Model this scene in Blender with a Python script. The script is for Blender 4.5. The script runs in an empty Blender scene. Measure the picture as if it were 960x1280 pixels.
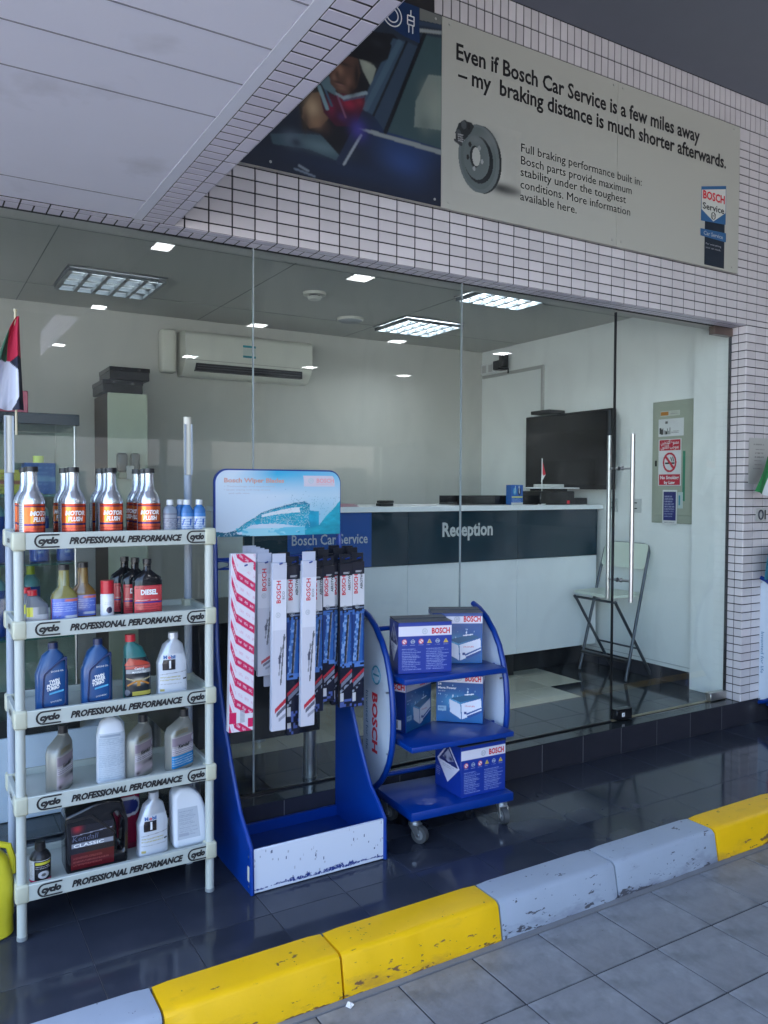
import bpy, bmesh, math, random
import numpy as np
from mathutils import Vector, Matrix
random.seed(7); rng = np.random.default_rng(7)
SC = bpy.context.scene; COL = SC.collection
PI = math.pi; rad = math.radians

# ---------------------------------------------------------------- camera
yaw, pitch, roll = rad(30.821), rad(-1.719), rad(0.2273)
F = Vector((math.sin(yaw)*math.cos(pitch), math.cos(yaw)*math.cos(pitch), math.sin(pitch)))
R0 = Vector((math.cos(yaw), -math.sin(yaw), 0)); U0 = R0.cross(F)
Rv = R0*math.cos(roll)+U0*math.sin(roll); Uv = -R0*math.sin(roll)+U0*math.cos(roll)
cam = bpy.data.cameras.new('camera'); camo = bpy.data.objects.new('camera', cam); COL.objects.link(camo)
m = Matrix.Identity(4)
for i in range(3): m[i][0], m[i][1], m[i][2] = Rv[i], Uv[i], -F[i]
m[2][3] = 1.62
camo.matrix_world = m
cam.sensor_fit = 'VERTICAL'; cam.sensor_height = 32; cam.lens = 996.24/1280*32
cam.clip_start = 0.05; cam.clip_end = 2000
SC.camera = camo

# ---------------------------------------------------------------- light
SUN_EL, SUN_AZ = 62, -15      # azimuth measured from +Y towards +X
w = bpy.data.worlds.new('World'); SC.world = w; w.use_nodes = True
nt = w.node_tree; bg = nt.nodes['Background']
sky = nt.nodes.new('ShaderNodeTexSky'); sky.sky_type = 'NISHITA'; sky.sun_disc = False
sky.sun_elevation = rad(SUN_EL); sky.sun_rotation = rad(SUN_AZ); sky.dust_density = 2.0; sky.air_density = 1.0
nt.links.new(sky.outputs[0], bg.inputs[0]); bg.inputs[1].default_value = 0.15
sl = bpy.data.lights.new('sun', 'SUN'); sl.energy = 4.5; sl.angle = rad(0.5); sl.color = (1, .96, .9)
so = bpy.data.objects.new('sun', sl); COL.objects.link(so)
d = Vector((math.sin(rad(SUN_AZ))*math.cos(rad(SUN_EL)), math.cos(rad(SUN_AZ))*math.cos(rad(SUN_EL)), math.sin(rad(SUN_EL))))
so.rotation_euler = d.to_track_quat('Z', 'Y').to_euler()
SC.view_settings.view_transform = 'Standard'; SC.view_settings.look = 'None'
SC.view_settings.exposure = 3.0; SC.view_settings.gamma = 1
SC.cycles.max_bounces = 10; SC.cycles.diffuse_bounces = 5; SC.cycles.glossy_bounces = 5
SC.cycles.transparent_max_bounces = 24; SC.cycles.transmission_bounces = 6
SC.cycles.caustics_reflective = False; SC.cycles.caustics_refractive = False
SC.cycles.use_denoising = True

# ---------------------------------------------------------------- materials
MATS = {}
def mat(name, col=(.5,.5,.5), rough=.5, metal=0, var=0, nscale=8, bump=0, bscale=40, rnd=0, spec=None, coat=0,
        emit=None, estr=0, alpha=None, trans=0, rvar=0, dirt=None, dscale=6, dlo=.58, dhi=.72):
    if name in MATS: return MATS[name]
    M = bpy.data.materials.new(name); M.use_nodes = True; n = M.node_tree; N = n.nodes; L = n.links
    b = N['Principled BSDF']; b.inputs['Roughness'].default_value = rough; b.inputs['Metallic'].default_value = metal
    b.inputs['Base Color'].default_value = (*col, 1)
    if spec is not None: b.inputs['Specular IOR Level'].default_value = spec
    if coat: b.inputs['Coat Weight'].default_value = coat; b.inputs['Coat Roughness'].default_value = .06
    if trans: b.inputs['Transmission Weight'].default_value = trans
    if emit: b.inputs['Emission Color'].default_value = (*emit, 1); b.inputs['Emission Strength'].default_value = estr
    tc = N.new('ShaderNodeTexCoord'); src = None
    def noise(scale, det=4):
        t = N.new('ShaderNodeTexNoise'); t.inputs['Scale'].default_value = scale; t.inputs['Detail'].default_value = det
        L.new(tc.outputs['Object'], t.inputs['Vector']); return t
    fac = None
    if var or rnd:
        hv = N.new('ShaderNodeHueSaturation'); hv.inputs['Color'].default_value = (*col, 1)
        ad = N.new('ShaderNodeMath'); ad.operation = 'ADD'; ad.inputs[0].default_value = 1-var*.48-rnd/2
        cur = ad
        if var:
            t = noise(nscale, 9 if var > .3 else 4); mu = N.new('ShaderNodeMath'); mu.operation = 'MULTIPLY'; mu.inputs[1].default_value = var
            L.new(t.outputs['Fac'], mu.inputs[0]); L.new(mu.outputs[0], ad.inputs[1])
        if rnd:
            oi = N.new('ShaderNodeObjectInfo'); mu2 = N.new('ShaderNodeMath'); mu2.operation = 'MULTIPLY_ADD'
            mu2.inputs[1].default_value = rnd; L.new(oi.outputs['Random'], mu2.inputs[0]); L.new(ad.outputs[0], mu2.inputs[2]); cur = mu2
        if not var: ad.inputs[1].default_value = 0
        L.new(cur.outputs[0], hv.inputs['Value']); L.new(hv.outputs[0], b.inputs['Base Color']); src = hv.outputs[0]
    if dirt:
        t = noise(dscale, 8); rp = N.new('ShaderNodeValToRGB'); rp.color_ramp.elements[0].position = dlo; rp.color_ramp.elements[1].position = dhi
        L.new(t.outputs['Fac'], rp.inputs[0]); mx = N.new('ShaderNodeMix'); mx.data_type = 'RGBA'
        L.new(rp.outputs[0], mx.inputs[0]); mx.inputs[6].default_value = (*col, 1); mx.inputs[7].default_value = (*dirt, 1)
        if src: L.new(src, mx.inputs[6])
        L.new(mx.outputs[2], b.inputs['Base Color'])
    if rvar:
        t = noise(nscale*.7); mr = N.new('ShaderNodeMapRange'); mr.inputs[3].default_value = max(.02, rough-rvar); mr.inputs[4].default_value = rough+rvar
        L.new(t.outputs['Fac'], mr.inputs[0]); L.new(mr.outputs[0], b.inputs['Roughness'])
    if bump:
        t = noise(bscale, 3); bp = N.new('ShaderNodeBump'); bp.inputs['Strength'].default_value = min(1, bump); bp.inputs['Distance'].default_value = .002
        L.new(t.outputs['Fac'], bp.inputs['Height']); L.new(bp.outputs[0], b.inputs['Normal'])
    MATS[name] = M; return M

def glass_mat(name, tint, refl=1.9, rough=0):
    M = bpy.data.materials.new(name); M.use_nodes = True; n = M.node_tree; N = n.nodes; L = n.links
    N.remove(N['Principled BSDF']); out = N['Material Output']
    tr = N.new('ShaderNodeBsdfTransparent'); tr.inputs[0].default_value = (*tint, 1)
    gl = N.new('ShaderNodeBsdfGlossy'); gl.inputs['Roughness'].default_value = rough; gl.inputs[0].default_value = (1, 1, 1, 1)
    fr = N.new('ShaderNodeFresnel'); fr.inputs[0].default_value = 1.5
    ge = N.new('ShaderNodeNewGeometry'); inv = N.new('ShaderNodeMath'); inv.operation = 'SUBTRACT'; inv.inputs[0].default_value = refl
    k = N.new('ShaderNodeMath'); k.operation = 'MULTIPLY'; k.inputs[1].default_value = refl
    L.new(ge.outputs['Backfacing'], k.inputs[0]); L.new(k.outputs[0], inv.inputs[1])
    mu = N.new('ShaderNodeMath'); mu.operation = 'MULTIPLY'; mu.use_clamp = True
    L.new(fr.outputs[0], mu.inputs[0]); L.new(inv.outputs[0], mu.inputs[1])
    mx = N.new('ShaderNodeMixShader'); L.new(mu.outputs[0], mx.inputs[0]); L.new(tr.outputs[0], mx.inputs[1]); L.new(gl.outputs[0], mx.inputs[2])
    # thin uneven film of dust and wiping marks
    tc = N.new('ShaderNodeTexCoord'); mp = N.new('ShaderNodeMapping'); mp.inputs['Scale'].default_value = (1.6, 1, .8); L.new(tc.outputs['Object'], mp.inputs[0])
    tn = N.new('ShaderNodeTexNoise'); tn.inputs['Scale'].default_value = 2.6; tn.inputs['Detail'].default_value = 9; tn.inputs['Distortion'].default_value = 1.2; L.new(mp.outputs[0], tn.inputs['Vector'])
    mr = N.new('ShaderNodeMapRange'); mr.inputs[1].default_value = .45; mr.inputs[2].default_value = .75; mr.inputs[4].default_value = .035; L.new(tn.outputs['Fac'], mr.inputs[0])
    df = N.new('ShaderNodeBsdfDiffuse'); df.inputs[0].default_value = (.6, .6, .58, 1); m2 = N.new('ShaderNodeMixShader')
    L.new(mr.outputs[0], m2.inputs[0]); L.new(mx.outputs[0], m2.inputs[1]); L.new(df.outputs[0], m2.inputs[2])
    L.new(m2.outputs[0], out.inputs[0]); MATS[name] = M; return M

def print_mat(name, rough=.35, coat=0, metal=0):
    M = bpy.data.materials.new(name); M.use_nodes = True; N = M.node_tree.nodes
    a = N.new('ShaderNodeAttribute'); a.attribute_name = 'print'; b = N['Principled BSDF']
    b.inputs['Roughness'].default_value = rough; b.inputs['Metallic'].default_value = metal
    if coat: b.inputs['Coat Weight'].default_value = coat
    M.node_tree.links.new(a.outputs['Color'], b.inputs['Base Color']); MATS[name] = M; return M

grout = mat('grout', (.020,.019,.022), .9, var=.3)
tilew = mat('facade_tile', (.60,.57,.59), .26, rnd=.16, var=.25, nscale=4, coat=.12)
tilem = mat('lip_tile', (.66,.63,.74), .3, rnd=.08, var=.08, nscale=12)
black_tile = mat('black_floor_tile', (.030,.035,.050), .09, var=.5, nscale=5, rvar=.05, rnd=.25, spec=.28, bump=.05, bscale=6, dirt=(.055,.060,.078), dscale=3, dlo=.5, dhi=.9)
riser_tile = mat('riser_tile', (.028,.028,.038), .22, var=.4, rnd=.2)
shop_dark = mat('shop_dark_tile', (.022,.028,.034), .10, var=.3, rnd=.25)
shop_light = mat('shop_light_tile', (.52,.52,.43), .13, var=.15, rnd=.12)
joint_l = mat('light_joint', (.16,.16,.17), .8)
joint_f = mat('floor_joint', (.10,.10,.115), .8)
joint_d = mat('dark_joint', (.03,.03,.03), .8)
joint_m = mat('riser_joint', (.10,.10,.12), .8)
slab = mat('paving_slab', (.215,.222,.238), .47, var=2.5, nscale=9, bump=1, bscale=45, rnd=.16, rvar=.12, dirt=(.17,.17,.18), dscale=5, dlo=.42, dhi=.70)
def kerb_wear(M, chip, grime):
    n = M.node_tree; N = n.nodes; L = n.links; b = N['Principled BSDF']; tc = N.new('ShaderNodeTexCoord')
    sx = N.new('ShaderNodeSeparateXYZ'); L.new(tc.outputs['Object'], sx.inputs[0])
    def fac(scale, strx, z0, z1, lowbias, lo, hi, off):
        mp = N.new('ShaderNodeMapping'); mp.inputs['Scale'].default_value = (strx, 1, 1.6); mp.inputs['Location'].default_value = (off, 0, 0); L.new(tc.outputs['Object'], mp.inputs[0])
        t = N.new('ShaderNodeTexNoise'); t.inputs['Scale'].default_value = scale; t.inputs['Detail'].default_value = 8; t.inputs['Roughness'].default_value = .62; L.new(mp.outputs[0], t.inputs['Vector'])
        mr = N.new('ShaderNodeMapRange'); mr.inputs[1].default_value = z0; mr.inputs[2].default_value = z1; mr.inputs[3].default_value = lowbias; mr.inputs[4].default_value = 0; L.new(sx.outputs[2], mr.inputs[0])
        ad = N.new('ShaderNodeMath'); ad.operation = 'ADD'; L.new(t.outputs['Fac'], ad.inputs[0]); L.new(mr.outputs[0], ad.inputs[1])
        st = N.new('ShaderNodeMapRange'); st.inputs[1].default_value = lo; st.inputs[2].default_value = hi; L.new(ad.outputs[0], st.inputs[0]); return st.outputs[0]
    src = b.inputs['Base Color'].links[0].from_socket
    for f, c in ((fac(9, .6, .0, .09, .16, .60, .80, 3), grime), (fac(24, .5, .02, .075, .085, .655, .675, 0), chip), (fac(34, .9, .0, .15, .03, .68, .695, 7), chip)):
        mx = N.new('ShaderNodeMix'); mx.data_type = 'RGBA'; L.new(f, mx.inputs[0]); L.new(src, mx.inputs[6]); mx.inputs[7].default_value = (*c, 1); src = mx.outputs[2]
    L.new(src, b.inputs['Base Color'])
slab_joint = mat('slab_joint', (.035,.037,.045), .9)
asphalt = mat('forecourt', (.38,.38,.375), .85, var=.3, bump=.5)
kerb_y = mat('kerb_yellow', (.90,.50,.0), .42, var=.18, bump=.35, bscale=30)
kerb_g = mat('kerb_grey', (.34,.385,.455), .45, var=.15, bump=.35, bscale=30)
kerb_wear(kerb_y, (.20,.10,.035), (.62,.33,.02)); kerb_wear(kerb_g, (.07,.07,.085), (.22,.24,.30))
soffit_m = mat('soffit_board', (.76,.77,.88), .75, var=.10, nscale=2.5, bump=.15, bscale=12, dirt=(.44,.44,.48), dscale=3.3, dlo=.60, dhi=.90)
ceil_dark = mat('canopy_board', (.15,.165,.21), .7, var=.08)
wall_in = mat('interior_wall', (.50,.495,.465), .65, var=.06, nscale=3, bump=.08, bscale=60)
wall_r = mat('right_wall_lit_paint', (.80,.82,.81), .6, var=.05, nscale=3)  # white wall colour, lightened to carry the brighter light on this side
ceil_in = mat('interior_ceiling', (.46,.46,.43), .75, var=.05, nscale=3)
white_pl = mat('white_plastic', (.72,.74,.74), .35)
white_lam = mat('white_laminate', (.82,.85,.88), .25, var=.03)
dark_lam = mat('dark_laminate', (.012,.035,.055), .12, var=.1)
black_pl = mat('black_plastic', (.012,.012,.014), .35)
black_gl = mat('black_gloss', (.010,.010,.012), .12)
blue_mt = mat('blue_painted_steel', (.0,.034,.245), .32, coat=.1, var=.12, nscale=10)
blue_dk = mat('blue_inside', (.0,.026,.17), .3, var=.2)
steel = mat('brushed_steel', (.46,.46,.47), .28, metal=1)
steel_d = mat('dark_steel', (.10,.10,.11), .3, metal=1)
steel_g = mat('grey_tube', (.09,.10,.12), .4, metal=.6)
rack_m = mat('rack_plastic', (.47,.50,.455), .42, var=.06)
rack_y = mat('rack_collar', (.50,.50,.38), .42)
rack_b = mat('rack_post', (.33,.38,.45), .42)
ink = mat('black_ink', (.012,.012,.014), .5)
ink_w = mat('white_ink', (.80,.80,.80), .5)
ink_g = mat('grey_ink', (.45,.47,.50), .5)
ink_r = mat('red_ink', (.62,.01,.03), .5)
ink_pk = mat('faded_red_ink', (.78,.38,.42), .5)
ink_or = mat('faded_orange_ink', (.66,.36,.30), .5)
ink_b = mat('blue_ink', (.02,.10,.30), .5)
pr = print_mat('printed_card', .3); pr_b = print_mat('printed_board', .5); pr_l = print_mat('printed_label', .25, coat=.2); pr_foil = print_mat('foil_label', .25, metal=.55)
shop_glass = glass_mat('shop_glass', (.95,.975,.965), .9)
case_glass = glass_mat('case_glass', (.93,.97,.95), 1.2)
seal = mat('clear_seal', (.32,.36,.38), .25)

# ---------------------------------------------------------------- mesh helpers
def finish(me, mats, smooth):
    for mm in (mats if isinstance(mats, (list, tuple)) else [mats]): me.materials.append(mm)
    if smooth:
        me.shade_smooth()
        try: me.set_sharp_from_angle(angle=rad(38))
        except Exception: pass
def link(name, me, parent=None, loc=(0,0,0), rot=(0,0,0)):
    o = bpy.data.objects.new(name, me); COL.objects.link(o); o.location = loc; o.rotation_euler = rot
    if parent is not None: o.parent = parent
    return o
class MB:
    def __init__(s): s.bm = bmesh.new(); s.mi = 0
    def box(s, x0, x1, y0, y1, z0, z1, bev=0, seg=1):
        r = bmesh.ops.create_cube(s.bm, size=1); v = r['verts']
        for q in v:
            q.co = Vector((x0 if q.co.x < 0 else x1, y0 if q.co.y < 0 else y1, z0 if q.co.z < 0 else z1))
        fs = {f for q in v for f in q.link_faces}
        for f in fs: f.material_index = s.mi
        if bev:
            es = list({e for q in v for e in q.link_edges})
            r = bmesh.ops.bevel(s.bm, geom=es, offset=bev, segments=seg, affect='EDGES', profile=.5)
            for f in r['faces']: f.material_index = s.mi
        return s
    def cyl(s, p0, p1, r0, r1=None, n=16, caps=True):
        p0 = Vector(p0); p1 = Vector(p1); r1 = r0 if r1 is None else r1; d = p1-p0
        if d.length < 1e-9: return s
        q = d.to_track_quat('Z', 'Y').to_matrix()
        A = [s.bm.verts.new(p0+q@Vector((r0*math.cos(2*PI*i/n), r0*math.sin(2*PI*i/n), 0))) for i in range(n)]
        B = [s.bm.verts.new(p1+q@Vector((r1*math.cos(2*PI*i/n), r1*math.sin(2*PI*i/n), 0))) for i in range(n)]
        for i in range(n):
            f = s.bm.faces.new((A[i], A[(i+1) % n], B[(i+1) % n], B[i])); f.material_index = s.mi
        if caps:
            f = s.bm.faces.new(A[::-1]); f.material_index = s.mi; f = s.bm.faces.new(B); f.material_index = s.mi
        return s
    def tube(s, pts, r, n=10, closed=False):
        P = [Vector(p) for p in pts]; m_ = len(P); rings = []
        up = Vector((0,0,1))
        for i, p in enumerate(P):
            a = P[(i-1) % m_] if (closed or i > 0) else p; b = P[(i+1) % m_] if (closed or i < m_-1) else p
            t = (b-a).normalized()
            if i == 0:
                u = up if abs(t.z) < .9 else Vector((1,0,0)); nx = t.cross(u).normalized()
            else: nx = (nx-t*nx.dot(t)).normalized()
            ny = t.cross(nx)
            rings.append([s.bm.verts.new(p+nx*r*math.cos(2*PI*k/n)+ny*r*math.sin(2*PI*k/n)) for k in range(n)])
        rg = range(m_) if closed else range(m_-1)
        for i in rg:
            A, B = rings[i], rings[(i+1) % m_]
            for k in range(n):
                f = s.bm.faces.new((A[k], A[(k+1) % n], B[(k+1) % n], B[k])); f.material_index = s.mi
        if not closed:
            f = s.bm.faces.new(rings[0][::-1]); f.material_index = s.mi; f = s.bm.faces.new(rings[-1]); f.material_index = s.mi
        return s
    def poly(s, pts):
        f = s.bm.faces.new([s.bm.verts.new(p) for p in pts]); f.material_index = s.mi; return s
    def prism(s, pts, off):
        """closed polygon (3d points) pushed by vector off"""
        off = Vector(off); A = [s.bm.verts.new(p) for p in pts]; B = [s.bm.verts.new(Vector(p)+off) for p in pts]; n = len(A)
        fs = [s.bm.faces.new(A), s.bm.faces.new(B[::-1])]
        for i in range(n): fs.append(s.bm.faces.new((A[i], B[i], B[(i+1) % n], A[(i+1) % n])))
        for f in fs: f.material_index = s.mi
        return s
    def mesh(s, name, mats, smooth=True):
        bmesh.ops.recalc_face_normals(s.bm, faces=s.bm.faces[:])
        me = bpy.data.meshes.new(name); s.bm.to_mesh(me); s.bm.free(); finish(me, mats, smooth); return me
    def build(s, name, mats, parent=None, loc=(0,0,0), rot=(0,0,0), smooth=True):
        return link(name, s.mesh(name, mats, smooth), parent, loc, rot)

def tag(o, label=None, cat=None, group=None, kind=None):
    if label: o['label'] = label
    if cat: o['category'] = cat
    if group: o['group'] = group
    if kind: o['kind'] = kind
    return o
def T(name, label, cat, loc=(0,0,0), rz=0, group=None):
    o = bpy.data.objects.new(name, None); COL.objects.link(o); o.location = loc; o.rotation_euler = (0,0,rz); o.empty_display_size = .1
    return tag(o, label, cat, group)
def kids(o): return [c for c in bpy.data.objects if c.parent == o]
def dup(root, loc, rz=None, label=None, ch=None):
    allc = ch if ch is not None else [(c, kids(c)) for c in kids(root)]
    r = root.copy(); COL.objects.link(r); r.location = loc
    if rz is not None: r.rotation_euler = (0,0,rz)
    if label: r['label'] = label
    for c, gs in allc:
        q = c.copy(); COL.objects.link(q); q.parent = r
        for g in gs:
            h = g.copy(); COL.objects.link(h); h.parent = q
    return r
def dup_ch(root): return [(c, kids(c)) for c in kids(root)]

def bx(name, m_, x0, x1, y0, y1, z0, z1, parent=None, bev=0, loc=(0,0,0), rot=(0,0,0), seg=1):
    return MB().box(x0, x1, y0, y1, z0, z1, bev, seg).build(name, m_, parent, loc, rot)

# text -> mesh.  basis: columns u (reading direction), v (up), n (outward)
def text_mesh(s, size, bold=0, shear=0, xs=1, align='CENTER', space=1, line=1):
    c = bpy.data.curves.new('t', 'FONT'); c.body = s; c.size = size; c.offset = bold*size; c.shear = shear; c.align_x = align
    c.space_character = space; c.space_line = line; c.resolution_u = 2; c.fill_mode = 'FRONT'
    o = bpy.data.objects.new('t', c); COL.objects.link(o)
    dg = bpy.context.evaluated_depsgraph_get(); me = bpy.data.meshes.new_from_object(o.evaluated_get(dg), depsgraph=dg)
    bpy.data.objects.remove(o); bpy.data.curves.remove(c)
    if len(me.vertices):
        co = np.empty(len(me.vertices)*3); me.vertices.foreach_get('co', co); co = co.reshape(-1, 3); co[:, 0] *= xs
        me.vertices.foreach_set('co', co.ravel()); me.update()
    me.materials.clear(); return me
def _cap():
    me = text_mesh('H', 1); v = [q.co.y for q in me.vertices]; return max(v)
CAPH = _cap()
FRONT = (PI/2, 0, 0)            # faces -Y, reads towards +X
LEFT = (PI/2, 0, -PI/2)         # faces -X, reads towards -Y
def text(s, size, m_, parent, loc, rot=FRONT, name='lettering', fit=None, h=None, **k):
    me = text_mesh(s, size, **k)
    if len(me.vertices) == 0: return None
    co = np.empty(len(me.vertices)*3); me.vertices.foreach_get('co', co); co = co.reshape(-1, 3)
    if fit:
        w_ = co[:, 0].max()-co[:, 0].min(); co[:, 0] *= fit/w_
    if h: co[:, 1] *= h/CAPH/size
    me.vertices.foreach_set('co', co.ravel()); me.update()
    me.materials.append(m_); me.name = name
    return link(name, me, parent, loc, rot)

# painted flat prints: a grid of small faces with a colour attribute
def paint(nu, nv, base, ops):
    U, V = np.meshgrid(np.linspace(0, 1, nu), np.linspace(0, 1, nv)); C = np.empty((nv, nu, 3)); C[:] = base
    def inpoly(P, U=U, V=V):
        ins = np.zeros(U.shape, bool); n = len(P)
        for i in range(n):
            x0, y0 = P[i]; x1, y1 = P[(i+1) % n]
            c = ((y0 > V) != (y1 > V)); 
            if y1 != y0: ins ^= c & (U < (x1-x0)*(V-y0)/(y1-y0)+x0)
        return ins
    for o in ops:
        k = o[0]
        if k == 'r': mk = (U >= o[1]) & (U <= o[3]) & (V >= o[2]) & (V <= o[4]); C[mk] = o[5]
        elif k == 'e': mk = ((U-o[1])/o[3])**2+((V-o[2])/o[4])**2 <= 1; C[mk] = o[5]
        elif k == 'p': C[inpoly(o[1])] = o[2]
        elif k == 'b':                       # soft blob
            g = np.exp(-(((U-o[1])/o[3])**2+((V-o[2])/o[4])**2))[..., None]*(o[6] if len(o) > 6 else 1); C = C*(1-g)+np.array(o[5])*g
        elif k == 'l':
            (a, b_), (c, d_), w_, col = o[1:5]; L2 = (c-a)**2+(d_-b_)**2; t = np.clip(((U-a)*(c-a)+(V-b_)*(d_-b_))/L2, 0, 1)
            C[np.hypot(U-a-t*(c-a), V-b_-t*(d_-b_)) < w_] = col
        elif k == 'g': t = np.clip((V-o[1])/(o[2]-o[1]), 0, 1)[..., None]; C = np.array(o[3])*(1-t)+np.array(o[4])*t
        elif k == 'n':
            z = np.zeros((nv, nu)); 
            for f_ in (4, 9, 19): 
                gr = rng.random((f_+1, f_+1)); xi = U*(f_-1e-6); yi = V*(f_-1e-6); a = xi.astype(int); b_ = yi.astype(int); fx = xi-a; fy = yi-b_
                z += ((gr[b_, a]*(1-fx)+gr[b_, a+1]*fx)*(1-fy)+(gr[b_+1, a]*(1-fx)+gr[b_+1, a+1]*fx)*fy-.5)*4/f_
            C = np.clip(C*(1+o[1]*z[..., None]), 0, 1)
        elif k == 't':                       # fine illegible print
            u0, v0, u1, v1, rows, col = o[1:7]; r = ((v1-V)/(v1-v0)*rows); fr = r % 1; ri = r.astype(int)
            ln = rng.random(rows+2)*.35+.65
            mk = (U >= u0) & (V >= v0) & (V <= v1) & (fr > .25) & (fr < .75) & (U <= u0+(u1-u0)*ln[np.clip(ri, 0, rows)]) & (rng.random(U.shape) < .78)
            C[mk] = C[mk]*.35+np.array(col)*.65
        elif k == 'f': C = o[1](U, V, C)
        elif k == 'B':                       # print softness
            for _ in range(o[1]):
                C[1:-1] = (C[:-2]+2*C[1:-1]+C[2:])/4; C[:, 1:-1] = (C[:, :-2]+2*C[:, 1:-1]+C[:, 2:])/4
    return C
def patch(name, C, mapf, parent, m_=None, smooth=False):
    nv, nu = C.shape[:2]; U, V = np.meshgrid(np.linspace(0, 1, nu), np.linspace(0, 1, nv))
    X, Y, Z = mapf(U, V); co = np.stack([X+0*U, Y+0*U, Z+0*U], -1).reshape(-1, 3)
    i = np.arange(nu*nv).reshape(nv, nu); fc = np.stack([i[:-1, :-1], i[:-1, 1:], i[1:, 1:], i[1:, :-1]], -1).reshape(-1, 4)
    me = bpy.data.meshes.new(name); me.vertices.add(len(co)); me.vertices.foreach_set('co', co.ravel().astype(np.float32))
    me.loops.add(fc.size); me.loops.foreach_set('vertex_index', fc.ravel().astype(np.int32)); me.polygons.add(len(fc))
    me.polygons.foreach_set('loop_start', np.arange(0, fc.size, 4, dtype=np.int32)); me.update(calc_edges=True); me.validate()
    a = me.color_attributes.new('print', 'FLOAT_COLOR', 'POINT'); a.data.foreach_set('color', np.concatenate([C.reshape(-1, 3), np.ones((nu*nv, 1))], 1).ravel().astype(np.float32))
    finish(me, m_ or pr, smooth); return link(name, me, parent)
def flat(x0, x1, z0, z1, y): return lambda U, V: (x0+(x1-x0)*U, y, z0+(z1-z0)*V)       # faces -Y
def flatL(y0, y1, z0, z1, x): return lambda U, V: (x, y0+(y1-y0)*U, z0+(z1-z0)*V)      # y0 is the reading start (faces -X when y0>y1)

# lofted bottles: sections (z, a, b, cx) with super-ellipse exponent n
class Loft:
    def __init__(s, secs, n=2.0): s.S = np.array(secs, float); s.n = n
    def at(s, z):
        S = s.S; return [np.interp(z, S[:, 0], S[:, k]) for k in (1, 2, 3)]
    def mesh(s, N=28):
        vs = []; fs = []
        for z, a, b, cx in s.S:
            for i in range(N):
                t = 2*PI*i/N; c, q = math.cos(t), math.sin(t)
                vs.append((cx+a*math.copysign(abs(c)**(2/s.n), c), b*math.copysign(abs(q)**(2/s.n), q), z))
        for k in range(len(s.S)-1):
            for i in range(N): j = (i+1) % N; fs.append((k*N+i, k*N+j, (k+1)*N+j, (k+1)*N+i))
        fs.append(tuple(range(N))[::-1]); fs.append(tuple((len(s.S)-1)*N+i for i in range(N))); return vs, fs
    def build(s, name, m_, parent, N=28):
        me = bpy.data.meshes.new(name); v, f = s.mesh(N); me.from_pydata(v, [], f); finish(me, m_, True); return link(name, me, parent)
    def front(s, x, z, off):
        a, b, cx = s.at(z); t = np.clip(np.abs((x-cx)/a), 0, .985); return -(b*(1-t**s.n)**(1/s.n)+off)
    def label(s, name, C, z0, z1, parent, amp=.9, off=.0007, m_=None):
        def mf(U, V):
            z = z0+(z1-z0)*V; a, b, cx = s.at(z); t = -PI/2+(U-.5)*PI*amp; c, q = np.cos(t), np.sin(t)
            return cx+(a+off)*np.sign(c)*np.abs(c)**(2/s.n), (b+off)*np.sign(q)*np.abs(q)**(2/s.n), z
        return patch(name, C, mf, parent, m_ or pr_l, True)
    def text(s, st, size, m_, parent, x, z, off=.0016, tilt=0, **k):
        me = text_mesh(st, size, **k)
        if not len(me.vertices): return
        co = np.empty(len(me.vertices)*3); me.vertices.foreach_get('co', co); co = co.reshape(-1, 3)
        ct, st_ = math.cos(tilt), math.sin(tilt); X = x+co[:, 0]*ct-co[:, 1]*st_; Z = z+co[:, 0]*st_+co[:, 1]*ct
        co = np.stack([X, s.front(X, Z, off), Z], -1); me.vertices.foreach_set('co', co.ravel()); me.update(); me.materials.append(m_); me.name = 'lettering'
        return link('lettering', me, parent)
def outline_mesh(name, outlines, depth, bev, m_, parent, loc=(0,0,0), rot=FRONT):
    """2d outlines (first outer, then holes) extruded along +-depth/2 with a rounded edge"""
    c = bpy.data.curves.new('o', 'CURVE'); c.dimensions = '2D'; c.fill_mode = 'BOTH'; c.extrude = depth/2-bev; c.bevel_depth = bev; c.bevel_resolution = 2; c.offset = -bev
    for P in outlines:
        s = c.splines.new('POLY'); s.points.add(len(P)-1)
        for p, q in zip(s.points, P): p.co = (q[0], q[1], 0, 1)
        s.use_cyclic_u = True
    o = bpy.data.objects.new('o', c); COL.objects.link(o); dg = bpy.context.evaluated_depsgraph_get()
    me = bpy.data.meshes.new_from_object(o.evaluated_get(dg), depsgraph=dg); bpy.data.objects.remove(o); bpy.data.curves.remove(c)
    me.materials.clear(); me.name = name; finish(me, m_, True); return link(name, me, parent, loc, rot)
def roundpoly(P, r=.01, n=4):
    out = []; N_ = len(P)
    for i in range(N_):
        a, b, c = Vector(P[i-1]), Vector(P[i]), Vector(P[(i+1) % N_]); rr = min(r, (a-b).length*.45, (c-b).length*.45)
        p0 = b+(a-b).normalized()*rr; p1 = b+(c-b).normalized()*rr
        for k in range(n+1):
            t = k/n; q = p0*(1-t)**2+b*2*t*(1-t)+p1*t*t; out.append((q.x, q.y))
    return out
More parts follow.
